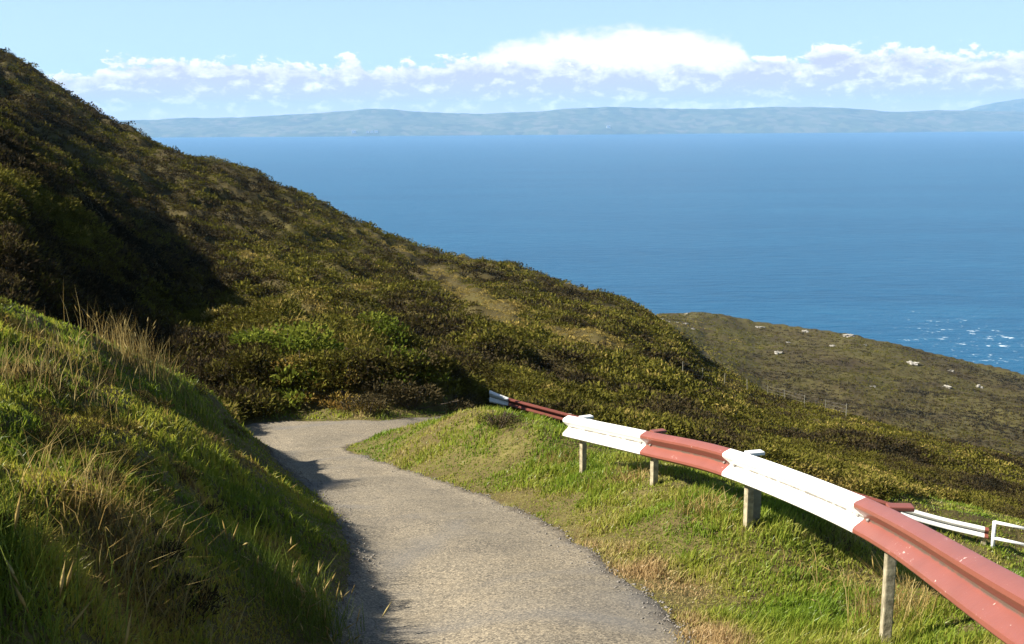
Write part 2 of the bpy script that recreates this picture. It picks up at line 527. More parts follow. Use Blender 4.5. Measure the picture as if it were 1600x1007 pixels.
def road_mat():
    m, nt, N, L = new_mat('worn_tarmac')
    out = N.new('ShaderNodeOutputMaterial'); b = N.new('ShaderNodeBsdfPrincipled')
    geo = N.new('ShaderNodeNewGeometry'); pos = geo.outputs['Position']
    at = N.new('ShaderNodeAttribute'); at.attribute_name = 'edge'       # 0 at the edges .. 1 mid road
    big = noise_node(N, L, pos, .55, 5, .6, .4); mid = noise_node(N, L, pos, 4.5, 5, .65); fine = noise_node(N, L, pos, 60, 2, .75)
    base = ramp(N, [(.30, (.120, .106, .083)), (.5, (.170, .148, .110)), (.72, (.212, .178, .124))])
    L.new(math_node(N, L, 'ADD', math_node(N, L, 'MULTIPLY', big.outputs['Fac'], .6), math_node(N, L, 'MULTIPLY', mid.outputs['Fac'], .4)), base.inputs[0])
    vor = N.new('ShaderNodeTexVoronoi'); vor.inputs['Scale'].default_value = 75; L.new(pos, vor.inputs['Vector'])
    st = ramp(N, [(0.0, (.42, .42, .44)), (.3, (.88, .88, .88)), (.62, (1.05, 1.03, 1.0)), (.9, (1.75, 1.7, 1.6))])
    sep = N.new('ShaderNodeSeparateColor'); L.new(vor.outputs['Color'], sep.inputs[0])
    L.new(sep.outputs[0], st.inputs[0])
    c = mix_col(N, L, 1.0, base.outputs[0], st.outputs[0], 'MULTIPLY')
    fr = ramp(N, [(.36, (.62, .62, .64)), (.56, (1.08, 1.07, 1.05))]); L.new(fine.outputs['Fac'], fr.inputs[0])
    c = mix_col(N, L, .6, c, fr.outputs[0], 'MULTIPLY')
    # tar-dark crumbling margin, grey patches
    er = ramp(N, [(.04, (1, 1, 1)), (.20, (.0, .0, .0))])
    L.new(math_node(N, L, 'ADD', at.outputs['Fac'], math_node(N, L, 'MULTIPLY', math_node(N, L, 'SUBTRACT', mid.outputs['Fac'], .5), .45)), er.inputs[0])
    c = mix_col(N, L, math_node(N, L, 'MULTIPLY', er.outputs[0], .8), c, (.055, .043, .030))
    gp = ramp(N, [(.54, (0, 0, 0)), (.66, (1, 1, 1))]); L.new(noise_node(N, L, pos, .42, 3, .5, 1.0).outputs['Fac'], gp.inputs[0])
    c = mix_col(N, L, math_node(N, L, 'MULTIPLY', gp.outputs[0], .5), c, (.125, .122, .117))
    L.new(c, b.inputs['Base Color']); b.inputs['Roughness'].default_value = .9; b.inputs['Specular IOR Level'].default_value = .15
    bp = N.new('ShaderNodeBump'); bp.inputs['Strength'].default_value = .15; bp.inputs['Distance'].default_value = .006
    L.new(vor.outputs['Distance'], bp.inputs['Height']); L.new(bp.outputs[0], b.inputs['Normal'])
    L.new(b.outputs[0], out.inputs[0])
    return m


def sea_mat():
    m, nt, N, L = new_mat('sea_water')
    out = N.new('ShaderNodeOutputMaterial'); b = N.new('ShaderNodeBsdfPrincipled')
    geo = N.new('ShaderNodeNewGeometry'); pos = geo.outputs['Position']
    n1 = noise_node(N, L, pos, .17, 5, .62, .3); mp2 = N.new('ShaderNodeMapping'); mp2.inputs['Scale'].default_value = (.22, 1, 1); mp2.inputs['Rotation'].default_value = (0, 0, .12); L.new(pos, mp2.inputs[0]); n2 = noise_node(N, L, mp2.outputs[0], .006, 5, .6, .4); n3 = noise_node(N, L, pos, .35, 4, .65)
    mp = N.new('ShaderNodeMapping'); mp.inputs['Scale'].default_value = (.35, 1, 1); L.new(pos, mp.inputs[0])
    n4 = noise_node(N, L, mp.outputs[0], .085, 6, .6, .3)
    cr = ramp(N, [(.32, (.006, .056, .125)), (.5, (.009, .075, .158)), (.68, (.016, .100, .188))])
    L.new(math_node(N, L, 'ADD', math_node(N, L, 'MULTIPLY', n4.outputs['Fac'], .5), math_node(N, L, 'MULTIPLY', n2.outputs['Fac'], .5)), cr.inputs[0])
    # breaking crests in the race off the point
    sp = N.new('ShaderNodeSeparateXYZ'); L.new(pos, sp.inputs[0])
    dx = math_node(N, L, 'DIVIDE', math_node(N, L, 'SUBTRACT', sp.outputs[0], 335.0), 120.0)
    dy = math_node(N, L, 'DIVIDE', math_node(N, L, 'SUBTRACT', sp.outputs[1], 700.0), 240.0)
    rr = math_node(N, L, 'ADD', math_node(N, L, 'MULTIPLY', dx, dx), math_node(N, L, 'MULTIPLY', dy, dy))
    near = math_node(N, L, 'SUBTRACT', 1.0, rr, True)
    fo = math_node(N, L, 'ADD', math_node(N, L, 'MULTIPLY', n4.outputs['Fac'], .2), math_node(N, L, 'MULTIPLY', math_node(N, L, 'ADD', math_node(N, L, 'MULTIPLY', n1.outputs['Fac'], .55), math_node(N, L, 'MULTIPLY', n3.outputs['Fac'], .45)), .8))
    fo = math_node(N, L, 'ADD', fo, math_node(N, L, 'MULTIPLY', near, .115))
    fr = ramp(N, [(.675, (0, 0, 0)), (.76, (1, 1, 1))]); L.new(fo, fr.inputs[0])
    L.new(mix_col(N, L, fr.outputs[0], cr.outputs[0], (.75, .82, .84)), b.inputs['Base Color'])
    b.inputs['Roughness'].default_value = .28; b.inputs['IOR'].default_value = 1.33
    b.inputs['Specular IOR Level'].default_value = .11
    bp = N.new('ShaderNodeBump'); bp.inputs['Strength'].default_value = 1.0; bp.inputs['Distance'].default_value = 2.2
    L.new(math_node(N, L, 'ADD', n4.outputs['Fac'], math_node(N, L, 'MULTIPLY', n3.outputs['Fac'], .35)), bp.inputs['Height']); L.new(bp.outputs[0], b.inputs['Normal'])
    L.new(b.outputs[0], out.inputs[0])
    return m


def farland_mat():
    m, nt, N, L = new_mat('far_fields')
    out = N.new('ShaderNodeOutputMaterial'); b = N.new('ShaderNodeBsdfPrincipled')
    geo = N.new('ShaderNodeNewGeometry'); pos = geo.outputs['Position']
    v = N.new('ShaderNodeTexVoronoi'); v.inputs['Scale'].default_value = .0075; L.new(pos, v.inputs['Vector'])
    s = N.new('ShaderNodeSeparateColor'); L.new(v.outputs['Color'], s.inputs[0])
    nz = noise_node(N, L, pos, .0009, 6, .6)
    r = ramp(N, [(.2, (.045, .06, .032)), (.45, (.07, .09, .042)), (.6, (.10, .11, .058)), (.8, (.14, .13, .09))])
    L.new(math_node(N, L, 'ADD', math_node(N, L, 'MULTIPLY', s.outputs[0], .5), math_node(N, L, 'MULTIPLY', nz.outputs['Fac'], .5)), r.inputs[0])
    L.new(r.outputs[0], b.inputs['Base Color']); b.inputs['Roughness'].default_value = 1.0; b.inputs['Specular IOR Level'].default_value = 0
    L.new(b.outputs[0], out.inputs[0])
    return m


# ------------------------------------------------------------------ land mesh
av = np.concatenate([np.linspace(-3.0, -.62, 60, endpoint=False), np.linspace(-.62, .62, 760), np.linspace(.62, 3.0, 61)[1:]])
Yv = np.concatenate([np.exp(np.linspace(math.log(.8), math.log(4), 50, endpoint=False)), np.exp(np.linspace(math.log(4), math.log(640), 720))])
AA, YY = np.meshgrid(av, Yv)
XX = AA * YY
ZZ = terrain(XX, YY)
_, D0g, D2g, isHg = far_z(AA, YY)
zone = sstep(-.5, 1.5, YY - D0g) + sstep(1.15, 1.5, YY / D2g) * isHg
nr, nc = AA.shape
idx = np.arange(nr * nc).reshape(nr, nc)
faces = np.stack([idx[:-1, :-1], idx[:-1, 1:], idx[1:, 1:], idx[1:, :-1]], -1).reshape(-1, 4)
M_GROUND = ground_mat()
ground = np_mesh('ground', np.stack([XX, YY, ZZ], -1).reshape(-1, 3), faces, M_GROUND, {'zone': zone.ravel()}, smooth=True)
tag(ground, 'moorland hillside, roadside banks and headland above the sea', None, None, 'structure')
# running horizon for culling vegetation nobody can see
EE = ZZ / YY
HORIZ = np.maximum.accumulate(EE, 0)


def visible(x, y, ztop, margin):
    a = x / y
    ci = np.clip(np.searchsorted(av, a), 0, nc - 1)
    ri = np.clip(np.searchsorted(Yv, y) - 1, 0, nr - 1)
    h = HORIZ[np.maximum(ri - 1, 0), ci]
    return ztop / y > h - margin


_lnY0 = np.log(Yv)


def ground_z(x, y):
    """bilinear lookup in the land mesh grid"""
    a = x / y
    ci = np.clip(np.searchsorted(av, a) - 1, 0, nc - 2); ri = np.clip(np.searchsorted(Yv, y) - 1, 0, nr - 2)
    ta = np.clip((a - av[ci]) / (av[ci + 1] - av[ci]), 0, 1); ty = np.clip((y - Yv[ri]) / (Yv[ri + 1] - Yv[ri]), 0, 1)
    return (ZZ[ri, ci] * (1 - ta) + ZZ[ri, ci + 1] * ta) * (1 - ty) + (ZZ[ri + 1, ci] * (1 - ta) + ZZ[ri + 1, ci + 1] * ta) * ty


# ------------------------------------------------------------------ road mesh
nw = 26
t = np.linspace(0, 1, nw)
S = 3
OUTf = np.stack([np.interp(np.linspace(0, NS - 1, NS * S), np.arange(NS), OUT[:, k]) for k in range(3)], 1)
INNf = np.stack([np.interp(np.linspace(0, NS - 1, NS * S), np.arange(NS), INN[:, k]) for k in range(3)], 1)
jit = fbm(np.arange(NS * S) / 5.0, np.zeros(NS * S), 4, 5) * .07
jit2 = fbm(np.arange(NS * S) / 5.0, np.zeros(NS * S) + 40, 4, 6) * .07
dirv = INNf - OUTf
ln = np.linalg.norm(dirv[:, :2], axis=1)[:, None]
un = dirv / ln
Of = OUTf - un * (.06 + jit[:, None]); If = INNf + un * (.03 + jit2[:, None])
G = Of[:, None, :] * (1 - t)[None, :, None] + If[:, None, :] * t[None, :, None]
gz = near_raw(G[..., 0].ravel(), G[..., 1].ravel()).reshape(G.shape[:2])
edge = np.minimum(t, 1 - t)[None, :] * np.linalg.norm(If - Of, axis=1)[:, None]
G[..., 2] = gz + 0.012 + 0.05 * (1 - (2 * t - 1) ** 2)[None, :] * .5 + fbm(G[..., 0] / .9, G[..., 1] / .9, 3, 3) * .03 - .03 * (edge < .03)
idx = np.arange(G.shape[0] * nw).reshape(G.shape[0], nw)
faces = np.stack([idx[:-1, :-1], idx[:-1, 1:], idx[1:, 1:], idx[1:, :-1]], -1).reshape(-1, 4)
road = np_mesh('road', G.reshape(-1, 3), faces, road_mat(), {'edge': edge.ravel()}, smooth=True)
tag(road, 'narrow single track tarmac road bending down to a hairpin', None, None, 'structure')

# ------------------------------------------------------------------ sea, far land
bm = bmesh.new()
R = 60000
vs = [bm.verts.new(v) for v in [(-R, -3000, 0), (R, -3000, 0), (R, R, 0), (-R, R, 0)]]
bm.faces.new(vs)
sea = bm_obj('sea', bm, sea_mat()); sea.location = (0, 0, -150)
tag(sea, 'blue sea with small whitecaps off the point', None, None, 'structure')


def far_range(name, prof, d_ridge, d_shore, label, seed, depth=2500):
    a = np.linspace(A_of(prof[0][0], 190), A_of(prof[-1][0], 190), 700)
    pa = [ray(p, r)[0] for p, r in prof]; pe = [ray(p, r)[1] for p, r in prof]
    e = np.interp(a, pa, pe) + fbm(a * 60, a * 0, 4, seed) * .0009
    zt = e * d_ridge
    rows = np.linspace(0, 1, 36)
    V = []
    for s in rows:
        d = d_shore + (d_ridge - d_shore) * s
        h = -151 + (zt + 151) * (0.10 * min(1, s * 14) + 0.90 * s ** 1.1)
        xs = a * d
        h = h + fbm(xs / 1400, np.full_like(xs, d) / 1400, 4, seed + 3) * 150 * s * (1 - s) * 2
        V.append(np.stack([xs, np.full_like(xs, d) + fbm(xs / 2500, xs * 0, 4, seed + 9) * 500 * (1 - s), h], 1))
    for s in (.3, 1.0):
        d = d_ridge + depth * s
        V.append(np.stack([a * d, np.full_like(a, d), zt + (-160 - zt) * s], 1))
    V = np.array(V)
    k, m = V.shape[:2]
    idx = np.arange(k * m).reshape(k, m)
    fc = np.stack([idx[:-1, :-1], idx[:-1, 1:], idx[1:, 1:], idx[1:, :-1]], -1).reshape(-1, 4)
    return tag(np_mesh(name, V.reshape(-1, 3), fc, M_FAR, smooth=True), label, None, None, 'structure'), V


M_FAR = farland_mat()
hillsA, VA = far_range('far_hills', [(-400, 195), (0, 192), (220, 188), (300, 185), (370, 184), (440, 180), (500, 178), (570, 170), (610, 171), (650, 175), (700, 177), (760, 178), (830, 175), (900, 170), (950, 167), (1020, 170), (1100, 171),
                                     (1190, 169), (1240, 167), (1320, 170), (1400, 175), (1450, 173), (1520, 173), (1600, 176), (2000, 182)], 18200, 16600, 'low hazy coast with rounded hills across the sea', 61)
hillsB, VB = far_range('far_mountain', [(1440, 186), (1500, 174), (1530, 166), (1560, 160), (1600, 155), (1660, 150), (1750, 158), (1900, 186)], 21500, 19800, 'paler blue mountain rising behind the far coast', 77)


def house(px, row, w, label, group):
    a, e = ray(px, row)
    d = 16800.0
    # ground of the far coast at that direction
    j = np.argmin(np.abs(VA[2, :, 0] / VA[2, :, 1] - a))
    k = np.argmin(np.abs(VA[:36, j, 2] / VA[:36, j, 1] - e))
    k = max(k, 2)
    base = VA[k, j] + np.array([0, -8, 0.])
    t = thing('white_house', label, 'house', tuple(base), group)
    h, dp = w * .42, w * .55
    bm = bmesh.new(); add_box(bm, (0, 0, h / 2), (w / 2, 0, 0), (0, dp / 2, 0), (0, 0, h / 2 + 6)); bm_obj('wall', bm, M_HOUSEW, t)
    bm = bmesh.new()
    o = w * .04
    pts = [(-w / 2 - o, -dp / 2 - o, h + 6), (w / 2 + o, -dp / 2 - o, h + 6), (w / 2 + o, dp / 2 + o, h + 6), (-w / 2 - o, dp / 2 + o, h + 6), (-w / 2 - o, 0, h * 1.5 + 6), (w / 2 + o, 0, h * 1.5 + 6)]
    vv = [bm.verts.new(p) for p in pts]
    for f in [(0, 1, 5, 4), (2, 3, 4, 5), (0, 4, 3), (1, 2, 5), (3, 2, 1, 0)]: bm.faces.new([vv[i] for i in f])
    bm_obj('roof', bm, M_ROOF, t)
    for sx in (-.28, .28):
        bm = bmesh.new(); add_box(bm, (sx * w, -dp / 2 - .1, h * .55 + 3), (w * .07, 0, 0), (0, .3, 0), (0, 0, h * .16)); bm_obj('window', bm, M_GLASS, t)
    return t


HG = 'white houses on the far shore'
house(552, 213, 58, 'lone white house at the left of the row by the far water', HG)
house(573, 214, 36, 'small white house, left one of the close row on the far shore', HG)
house(580, 214, 36, 'small white house in the middle of the close row on the far shore', HG)
house(587, 214, 46, 'larger white house, right one of the close row on the far shore', HG)
house(951, 200, 56, 'single white house up on the far hillside, apart from the others', HG)

# ------------------------------------------------------------------ vegetation generators
def clump_template(M, seed, sprig=.34, wid=.13, flat=.75, up=.6):
    g = np.random.default_rng(seed)
    th = g.uniform(0, 2 * math.pi, M); r = np.sqrt(g.uniform(0, 1, M)) * .72
    hgt = np.sqrt(np.clip(1 - r ** 2, 0, 1)) * flat * g.uniform(.35, 1.0, M)
    base = np.stack([r * np.cos(th), r * np.sin(th), hgt - .12], 1)
    d = np.stack([np.cos(th) * r * 1.3, np.sin(th) * r * 1.3, np.full(M, up)], 1) + g.normal(0, .42, (M, 3))
    d /= np.linalg.norm(d, axis=1)[:, None]
    s = np.cross(d, g.normal(0, 1, (M, 3))); s /= np.linalg.norm(s, axis=1)[:, None]
    l = sprig * g.uniform(.6, 1.3, M)[:, None]; w = wid * g.uniform(.6, 1.3, M)[:, None]
    m = base + d * l * .45
    # a narrow diamond: two triangles
    V = np.stack([base, m + s * w, base + d * l, m - s * w], 1)   # (M,4,3)
    return V


def build_clumps(name, pos, size, tint, M, seed, mat, sprig=.34, wid=.13, flat=.75, up=.6, leafvar=.13, nt=10, parent=None):
    T = [clump_template(M, seed + i, sprig, wid, flat, up) for i in range(nt)]
    g = np.random.default_rng(seed + 99)
    n = len(pos)
    which = g.integers(0, nt, n)
    V = np.array(T)[which]                              # n,M,4,3
    ang = g.uniform(0, 2 * math.pi, n); c, s = np.cos(ang), np.sin(ang)
    X = V[..., 0] * c[:, None, None] - V[..., 1] * s[:, None, None]
    Yy = V[..., 0] * s[:, None, None] + V[..., 1] * c[:, None, None]
    sz = np.asarray(size)
    out = np.empty((n, M, 4, 3), np.float32)
    hs = g.uniform(.75, 1.25, n) * sz
    out[..., 0] = X * sz[:, None, None] + pos[:, 0][:, None, None]
    out[..., 1] = Yy * sz[:, None, None] + pos[:, 1][:, None, None]
    out[..., 2] = V[..., 2] * hs[:, None, None] + pos[:, 2][:, None, None]
    tn = np.repeat((tint[:, None] + g.normal(0, leafvar, (n, M)))[..., None], 4, 2)
    f = np.arange(n * M * 4, dtype=np.int32).reshape(-1, 4)
    return np_mesh(name, out.reshape(-1, 3), f, mat, {'tint': tn.ravel()}, parent=parent)


def blades(pos, length, width, lean, tint, seed, lean_dir=None, curve=.35):
    """returns verts, tris, tint for tapered bent blades"""
    g = np.random.default_rng(seed)
    n = len(pos)
    th = g.uniform(0, 2 * math.pi, n)
    if lean_dir is not None:
        th = np.where(g.uniform(0, 1, n) < .28, lean_dir + g.normal(0, .8, n), th)
    dh = np.stack([np.cos(th), np.sin(th), np.zeros(n)], 1)
    face = g.uniform(0, math.pi, n)
    sd = np.stack([np.cos(face), np.sin(face), np.zeros(n)], 1) * (width * .5)[:, None]
    L = length[:, None]; le = lean[:, None]
    upv = np.array([0, 0, 1.0])
    p1 = pos + (upv * np.cos(le * .6) + dh * np.sin(le * .6)) * L * .5
    p2 = p1 + (upv * np.cos(le * (1 + curve) + .1) + dh * np.sin(le * (1 + curve) + .1)) * L * .5
    V = np.stack([pos - sd, pos + sd, p1 + sd * .75, p1 - sd * .75, p2], 1)
    b = (np.arange(n) * 5)[:, None]
    Fc = np.concatenate([b + np.array([[0, 1, 2]]), b + np.array([[0, 2, 3]]), b + np.array([[3, 2, 4]])], 1).reshape(-1, 3)
    return V.reshape(-1, 3), Fc, np.repeat(tint, 5)


def sample_area(N, a0, a1, y0, y1, dens):
    """random (x,y), kept with probability dens(x,y) (0..1), area-uniform in log-depth cells"""
    a = rng.uniform(a0, a1, N); y = np.exp(rng.uniform(math.log(y0), math.log(y1), N))
    x = a * y
    k = rng.uniform(0, 1, N) < dens(x, y)
    return x[k], y[k]


# ---- heather over the hillside
def hill_ok(x, y, lo=0.6):
    a = x / y
    D0, _ = kin(KF, a); D2, _ = kin(CREST, a)
    return (y > D0 + lo + 6.0 * sstep(A_of(1400, 780), A_of(1470, 780), a + fbm(y / 2, x / 2, 2, 4) * .02)) & (y < D2 * 1.05)


STRIPE = np.array([[*(hit(p, r)[:2])] for p, r in [(585, 372), (640, 405), (700, 440), (740, 465), (790, 492), (860, 515), (950, 535)]])


def stripe_d(x, y):
    d = np.full(x.shape, 1e9)
    for i in range(len(STRIPE) - 1):
        ax, ay = STRIPE[i]; bx, by = STRIPE[i + 1]
        vx, vy = bx - ax, by - ay; L = vx * vx + vy * vy
        t = np.clip(((x - ax) * vx + (y - ay) * vy) / L, 0, 1)
        d = np.minimum(d, np.hypot(x - ax - t * vx, y - ay - t * vy))
    return d


def moor_tint(x, y):
    a = x / y
    D2, _ = kin(CREST, a)
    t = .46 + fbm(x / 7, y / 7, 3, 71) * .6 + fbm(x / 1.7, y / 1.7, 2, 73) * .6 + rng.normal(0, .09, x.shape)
    t = t + .10 * sstep(.0, .35, a) - .16 * sstep(-.12, -.45, a)  # left of the hill darkened in the tint, standing in for shade
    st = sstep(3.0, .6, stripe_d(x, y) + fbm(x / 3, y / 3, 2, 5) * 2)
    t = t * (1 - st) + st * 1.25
    return np.clip(t, 0.03, 1.3)


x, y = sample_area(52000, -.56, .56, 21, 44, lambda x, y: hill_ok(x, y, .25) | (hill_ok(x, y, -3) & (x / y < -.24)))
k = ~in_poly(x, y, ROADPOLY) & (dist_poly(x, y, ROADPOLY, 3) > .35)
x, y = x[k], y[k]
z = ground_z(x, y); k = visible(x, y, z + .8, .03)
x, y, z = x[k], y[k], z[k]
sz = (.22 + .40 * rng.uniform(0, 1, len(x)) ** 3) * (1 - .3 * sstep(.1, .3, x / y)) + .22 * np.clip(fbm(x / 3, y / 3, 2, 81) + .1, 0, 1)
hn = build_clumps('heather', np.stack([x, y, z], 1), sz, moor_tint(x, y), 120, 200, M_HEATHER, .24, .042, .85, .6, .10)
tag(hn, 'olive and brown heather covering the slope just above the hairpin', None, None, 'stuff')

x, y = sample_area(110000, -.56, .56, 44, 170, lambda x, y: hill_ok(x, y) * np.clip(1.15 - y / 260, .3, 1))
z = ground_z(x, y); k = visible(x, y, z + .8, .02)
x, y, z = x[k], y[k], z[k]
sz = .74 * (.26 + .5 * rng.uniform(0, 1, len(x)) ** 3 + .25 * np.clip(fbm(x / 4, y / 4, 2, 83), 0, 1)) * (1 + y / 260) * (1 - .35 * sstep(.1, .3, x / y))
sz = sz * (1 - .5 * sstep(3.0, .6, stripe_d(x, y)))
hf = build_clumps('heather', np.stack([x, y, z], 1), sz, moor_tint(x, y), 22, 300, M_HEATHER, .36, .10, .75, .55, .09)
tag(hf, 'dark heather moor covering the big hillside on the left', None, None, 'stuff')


def head_ok(x, y):
    a = x / y
    D2, _ = kin(CREST, a); DH, _ = kin(HEADC, a)
    return (y > D2 * 1.3) & (y < DH + 4) & (a > A_of(1000, 500))


x, y = sample_area(50000, .1, .56, 120, 500, head_ok)
z = ground_z(x, y); k = visible(x, y, z + 1, .012)
x, y, z = x[k], y[k], z[k]
tn = np.clip(.36 + .22 * sstep(.32, .16, x / y) + fbm(x / 30, y / 30, 3, 91) * .6 + fbm(x / 6, y / 6, 2, 93) * .25 - .12 * sstep(330, 180, y), .05, .9)
sz = .45 + .55 * rng.uniform(0, 1, len(x)) ** 2
hh = build_clumps('heather', np.stack([x, y, z - .1], 1), sz, tn, 12, 400, M_HEATHER, .6, .22, .32, .35)
tag(hh, 'low brown heather and grass on the lower headland by the sea', None, None, 'stuff')


# ---- grass on verge and bank
def near_side(x, y):
    """-1 left of road, +1 right of road (main leg)"""
    return np.where(x < np.interp(y, OUT[:150, 1], .5 * (OUT[:150, 0] + INN[:150, 0])), -1, 1)


def grass_field(N, a0, a1, y0, y1, side, seed, lfun, wfun, tintfun, mat, name, label, far_lim=None):
    a = rng.uniform(a0, a1, N); y = np.exp(rng.uniform(math.log(y0), math.log(y1), N)); x = a * y
    D0, _ = kin(KF, a)
    k = (near_side(x, y) == side) & (y < D0 + .3 + (6.5 * sstep(A_of(1380, 780), A_of(1460, 780), a) if side > 0 else 0))
    x, y = x[k], y[k]
    dr = dist_poly(x, y, ROADPOLY, 3); ins = in_poly(x, y, ROADPOLY)
    wob = .04 + fbm(x / .5, y / .5, 2, seed) * .16
    k = ((~ins) & (dr > wob - .07)) | (ins & (dr < .12 + wob * .9) & (rng.uniform(0, 1, len(x)) < .45))
    x, y, dr = x[k], y[k], dr[k]
    z = ground_z(x, y)
    k = visible(x, y, z + .4, .06)
    x, y, z, dr = x[k], y[k], z[k], dr[k]
    pos = np.stack([x, y, z - .02], 1)
    g = np.random.default_rng(seed)
    L = lfun(x, y, dr, g); Wd = wfun(x, y, g); tn = tintfun(x, y, dr, g)
    lean = np.abs(g.normal(.35 if side > 0 else .6, .4, len(x)))
    V, Fc, T = blades(pos, L, Wd, lean, tn, seed, lean_dir=-.5)
    o = np_mesh(name, V, Fc, mat, {'tint': T})
    return tag(o, label, None, None, 'stuff')


def verge_len(x, y, dr, g):
    clump = np.clip(.5 + fbm(x / .55, y / .55, 3, 101) * 1.3, .1, 1.3)
    return (.04 + .12 * clump) * g.uniform(.5, 1.25, len(x)) * (.7 + .3 * sstep(.0, .6, dr))


def verge_tint(x, y, dr, g):
    t = .66 + fbm(x / .9, y / .9, 3, 103) * .75 + g.normal(0, .13, len(x))
    t = t - .55 * sstep(.55, .2, dr + fbm(x / .6, y / .6, 2, 105) * .45) * sstep(12, 9, y)
    # straw patches around the post feet
    for p in POSTG:
        t = t - .20 * sstep(.6, .1, np.hypot(x - p[0] + .15, y - p[1]))
    return np.clip(t, 0, 1)


grass_field(420000, -.2, .62, 3.2, 33, 1, 501, verge_len, lambda x, y, g: (.004 + .0011 * y) * g.uniform(.7, 1.3, len(x)), verge_tint, M_GRASS, 'grass',
            'short sunlit green and straw grass on the verge under the rail')


def bank_len(x, y, dr, g):
    clump = np.clip(.5 + fbm(x / .7, y / .7, 3, 111) * 1.5, .3, 1.5)
    return (.045 + .095 * clump) * g.uniform(.5, 1.3, len(x)) * (.5 + .5 * sstep(0, .5, dr))


def bank_tint(x, y, dr, g):
    t = .62 + fbm(x / 1.1, y / 1.1, 3, 113) * .9 + fbm(x / .35, y / .35, 2, 117) * .35 + g.normal(0, .13, len(x))
    return np.clip(t, 0, 1)


grass_field(420000, -1.1, .12, 2.0, 25, -1, 601, bank_len, lambda x, y, g: (.0055 + .0012 * y) * g.uniform(.7, 1.4, len(x)), bank_tint, M_BANK, 'grass',
            'long rough green and yellow grass on the left roadside bank')

# low heather tufts mixed into the bank
x, y = sample_area(5200, -.75, .0, 3.0, 22, lambda x, y: (near_side(x, y) < 0) * np.clip(-.12 + fbm(x / 1.5, y / 1.5, 3, 131) * 2.0, 0, 1))
dr = dist_poly(x, y, ROADPOLY, 3); k = (dr > .55) & ~in_poly(x, y, ROADPOLY)
x, y = x[k], y[k]; z = ground_z(x, y)
k = visible(x, y, z + .4, .06); x, y, z = x[k], y[k], z[k]
bh = build_clumps('heather', np.stack([x, y, z], 1), rng.uniform(.08, .17, len(x)), np.clip(.4 + fbm(x, y, 2, 7) * .7, 0, .8), 150, 700, M_HEATHER, .34, .028, .9, .8)
tag(bh, 'brown heather sprigs growing through the grass of the left bank', None, None, 'stuff')

# ---- loose grit washed to the road margins
ns_ = 5200
ii = rng.integers(0, 430, ns_); sd_ = rng.uniform(0, 1, ns_) < .5
off = np.abs(rng.normal(0, .16, ns_))
full = np.linalg.norm(If - Of, axis=1)
fr_ = np.where(sd_, off / full[ii], 1 - off / full[ii])
cq = np.clip((fr_ * (nw - 1)).astype(int), 0, nw - 1)
gp_ = np.stack([Of[ii, 0] * (1 - fr_) + If[ii, 0] * fr_, Of[ii, 1] * (1 - fr_) + If[ii, 1] * fr_, G[ii, cq, 2]], 1)
gp_[:, :2] += rng.normal(0, .02, (ns_, 2))
rs_ = .006 + .014 * rng.uniform(0, 1, ns_) ** 3
oc = np.array([[1, 0, 0], [0, 1, 0], [-1, 0, 0], [0, -1, 0], [0, 0, .7], [0, 0, -.5]])
GV = gp_[:, None, :] + oc[None] * rs_[:, None, None] * rng.uniform(.6, 1.4, (ns_, 6, 1))
fo_ = np.array([[0, 1, 4], [1, 2, 4], [2, 3, 4], [3, 0, 4], [1, 0, 5], [2, 1, 5], [3, 2, 5], [0, 3, 5]])
gv_ = np_mesh('gravel', GV.reshape(-1, 3), ((np.arange(ns_) * 6)[:, None, None] + fo_[None]).reshape(-1, 3), M_GRIT)
tag(gv_, 'loose grey grit along the crumbling edges of the road', None, None, 'stuff')

# ------------------------------------------------------------------ individual plants
def bush(px, row, r, name, label, cat, mat, M=900, sprig=.2, wid=.06, group=None, lobes=7, flat=.85, dz=0.0, at=None):
    p = hit(px, row) if at is None else np.array(at, float)
    t = thing(name, label, cat, tuple(p), group)
    g = np.random.default_rng(int(px * 7 + row))
    pos = np.stack([g.normal(0, .42, lobes) * r, g.normal(0, .42, lobes) * r, g.uniform(-.05, .35, lobes) * r], 1)
    gz = ground_z(p[0] + pos[:, 0], p[1] + pos[:, 1]) - p[2]
    pos[:, 2] += np.clip(gz, -r, r) + dz
    build_clumps('foliage', pos, g.uniform(.4, .75, lobes) * r, g.uniform(.1, .9, lobes), M // lobes, int(px * 3 + row), mat, sprig, wid, flat, .6, .2, 4, parent=t)
    bm = bmesh.new()
    for i in range(lobes):
        add_tube(bm, (0, 0, -.1), tuple(pos[i] + np.array([0, 0, .35 * r])), .02, 6, .008)
    bm_obj('stem', bm, M_STEMW, t)
    return t


BG = 'bracken clumps in the gully'
bush(452, 566, 1.35, 'bracken', 'big bright green bracken clump in the dark gully, left of the others', 'bracken', M_BRACKEN, 2600, .17, .055, BG, 13)
bush(597, 530, 1.1, 'bracken', 'tall light green bracken patch up the slope above the bend', 'bracken', M_BRACKEN, 1000, .2, .06, BG)
bush(642, 596, .9, 'bracken', 'green bracken beside the dark bush at the right of the bend', 'bracken', M_BRACKEN, 1000, .2, .06, BG)
bush(468, 618, .75, 'bracken', 'small yellow green bracken tuft just above the ochre bank edge', 'bracken', M_BRACKEN, 520, .3, .09, BG)
OG = 'dry bracken along the far road edge'
bush(480, 632, .8, 'dry_bracken', 'ochre dry bracken hanging over the far road edge, leftmost', 'bracken', M_OCHRE, 1200, .17, .045, OG, 9, .55)
bush(530, 636, .7, 'dry_bracken', 'rusty dry bracken over the far road edge, middle of three', 'bracken', M_OCHRE, 1100, .17, .045, OG, 9, .55)
bush(560, 645, .55, 'dry_bracken', 'small dull orange dry bracken by the far road edge, rightmost of three', 'bracken', M_OCHRE, 900, .17, .045, OG, 7, .55)
DG = 'dark bushes at the bend'
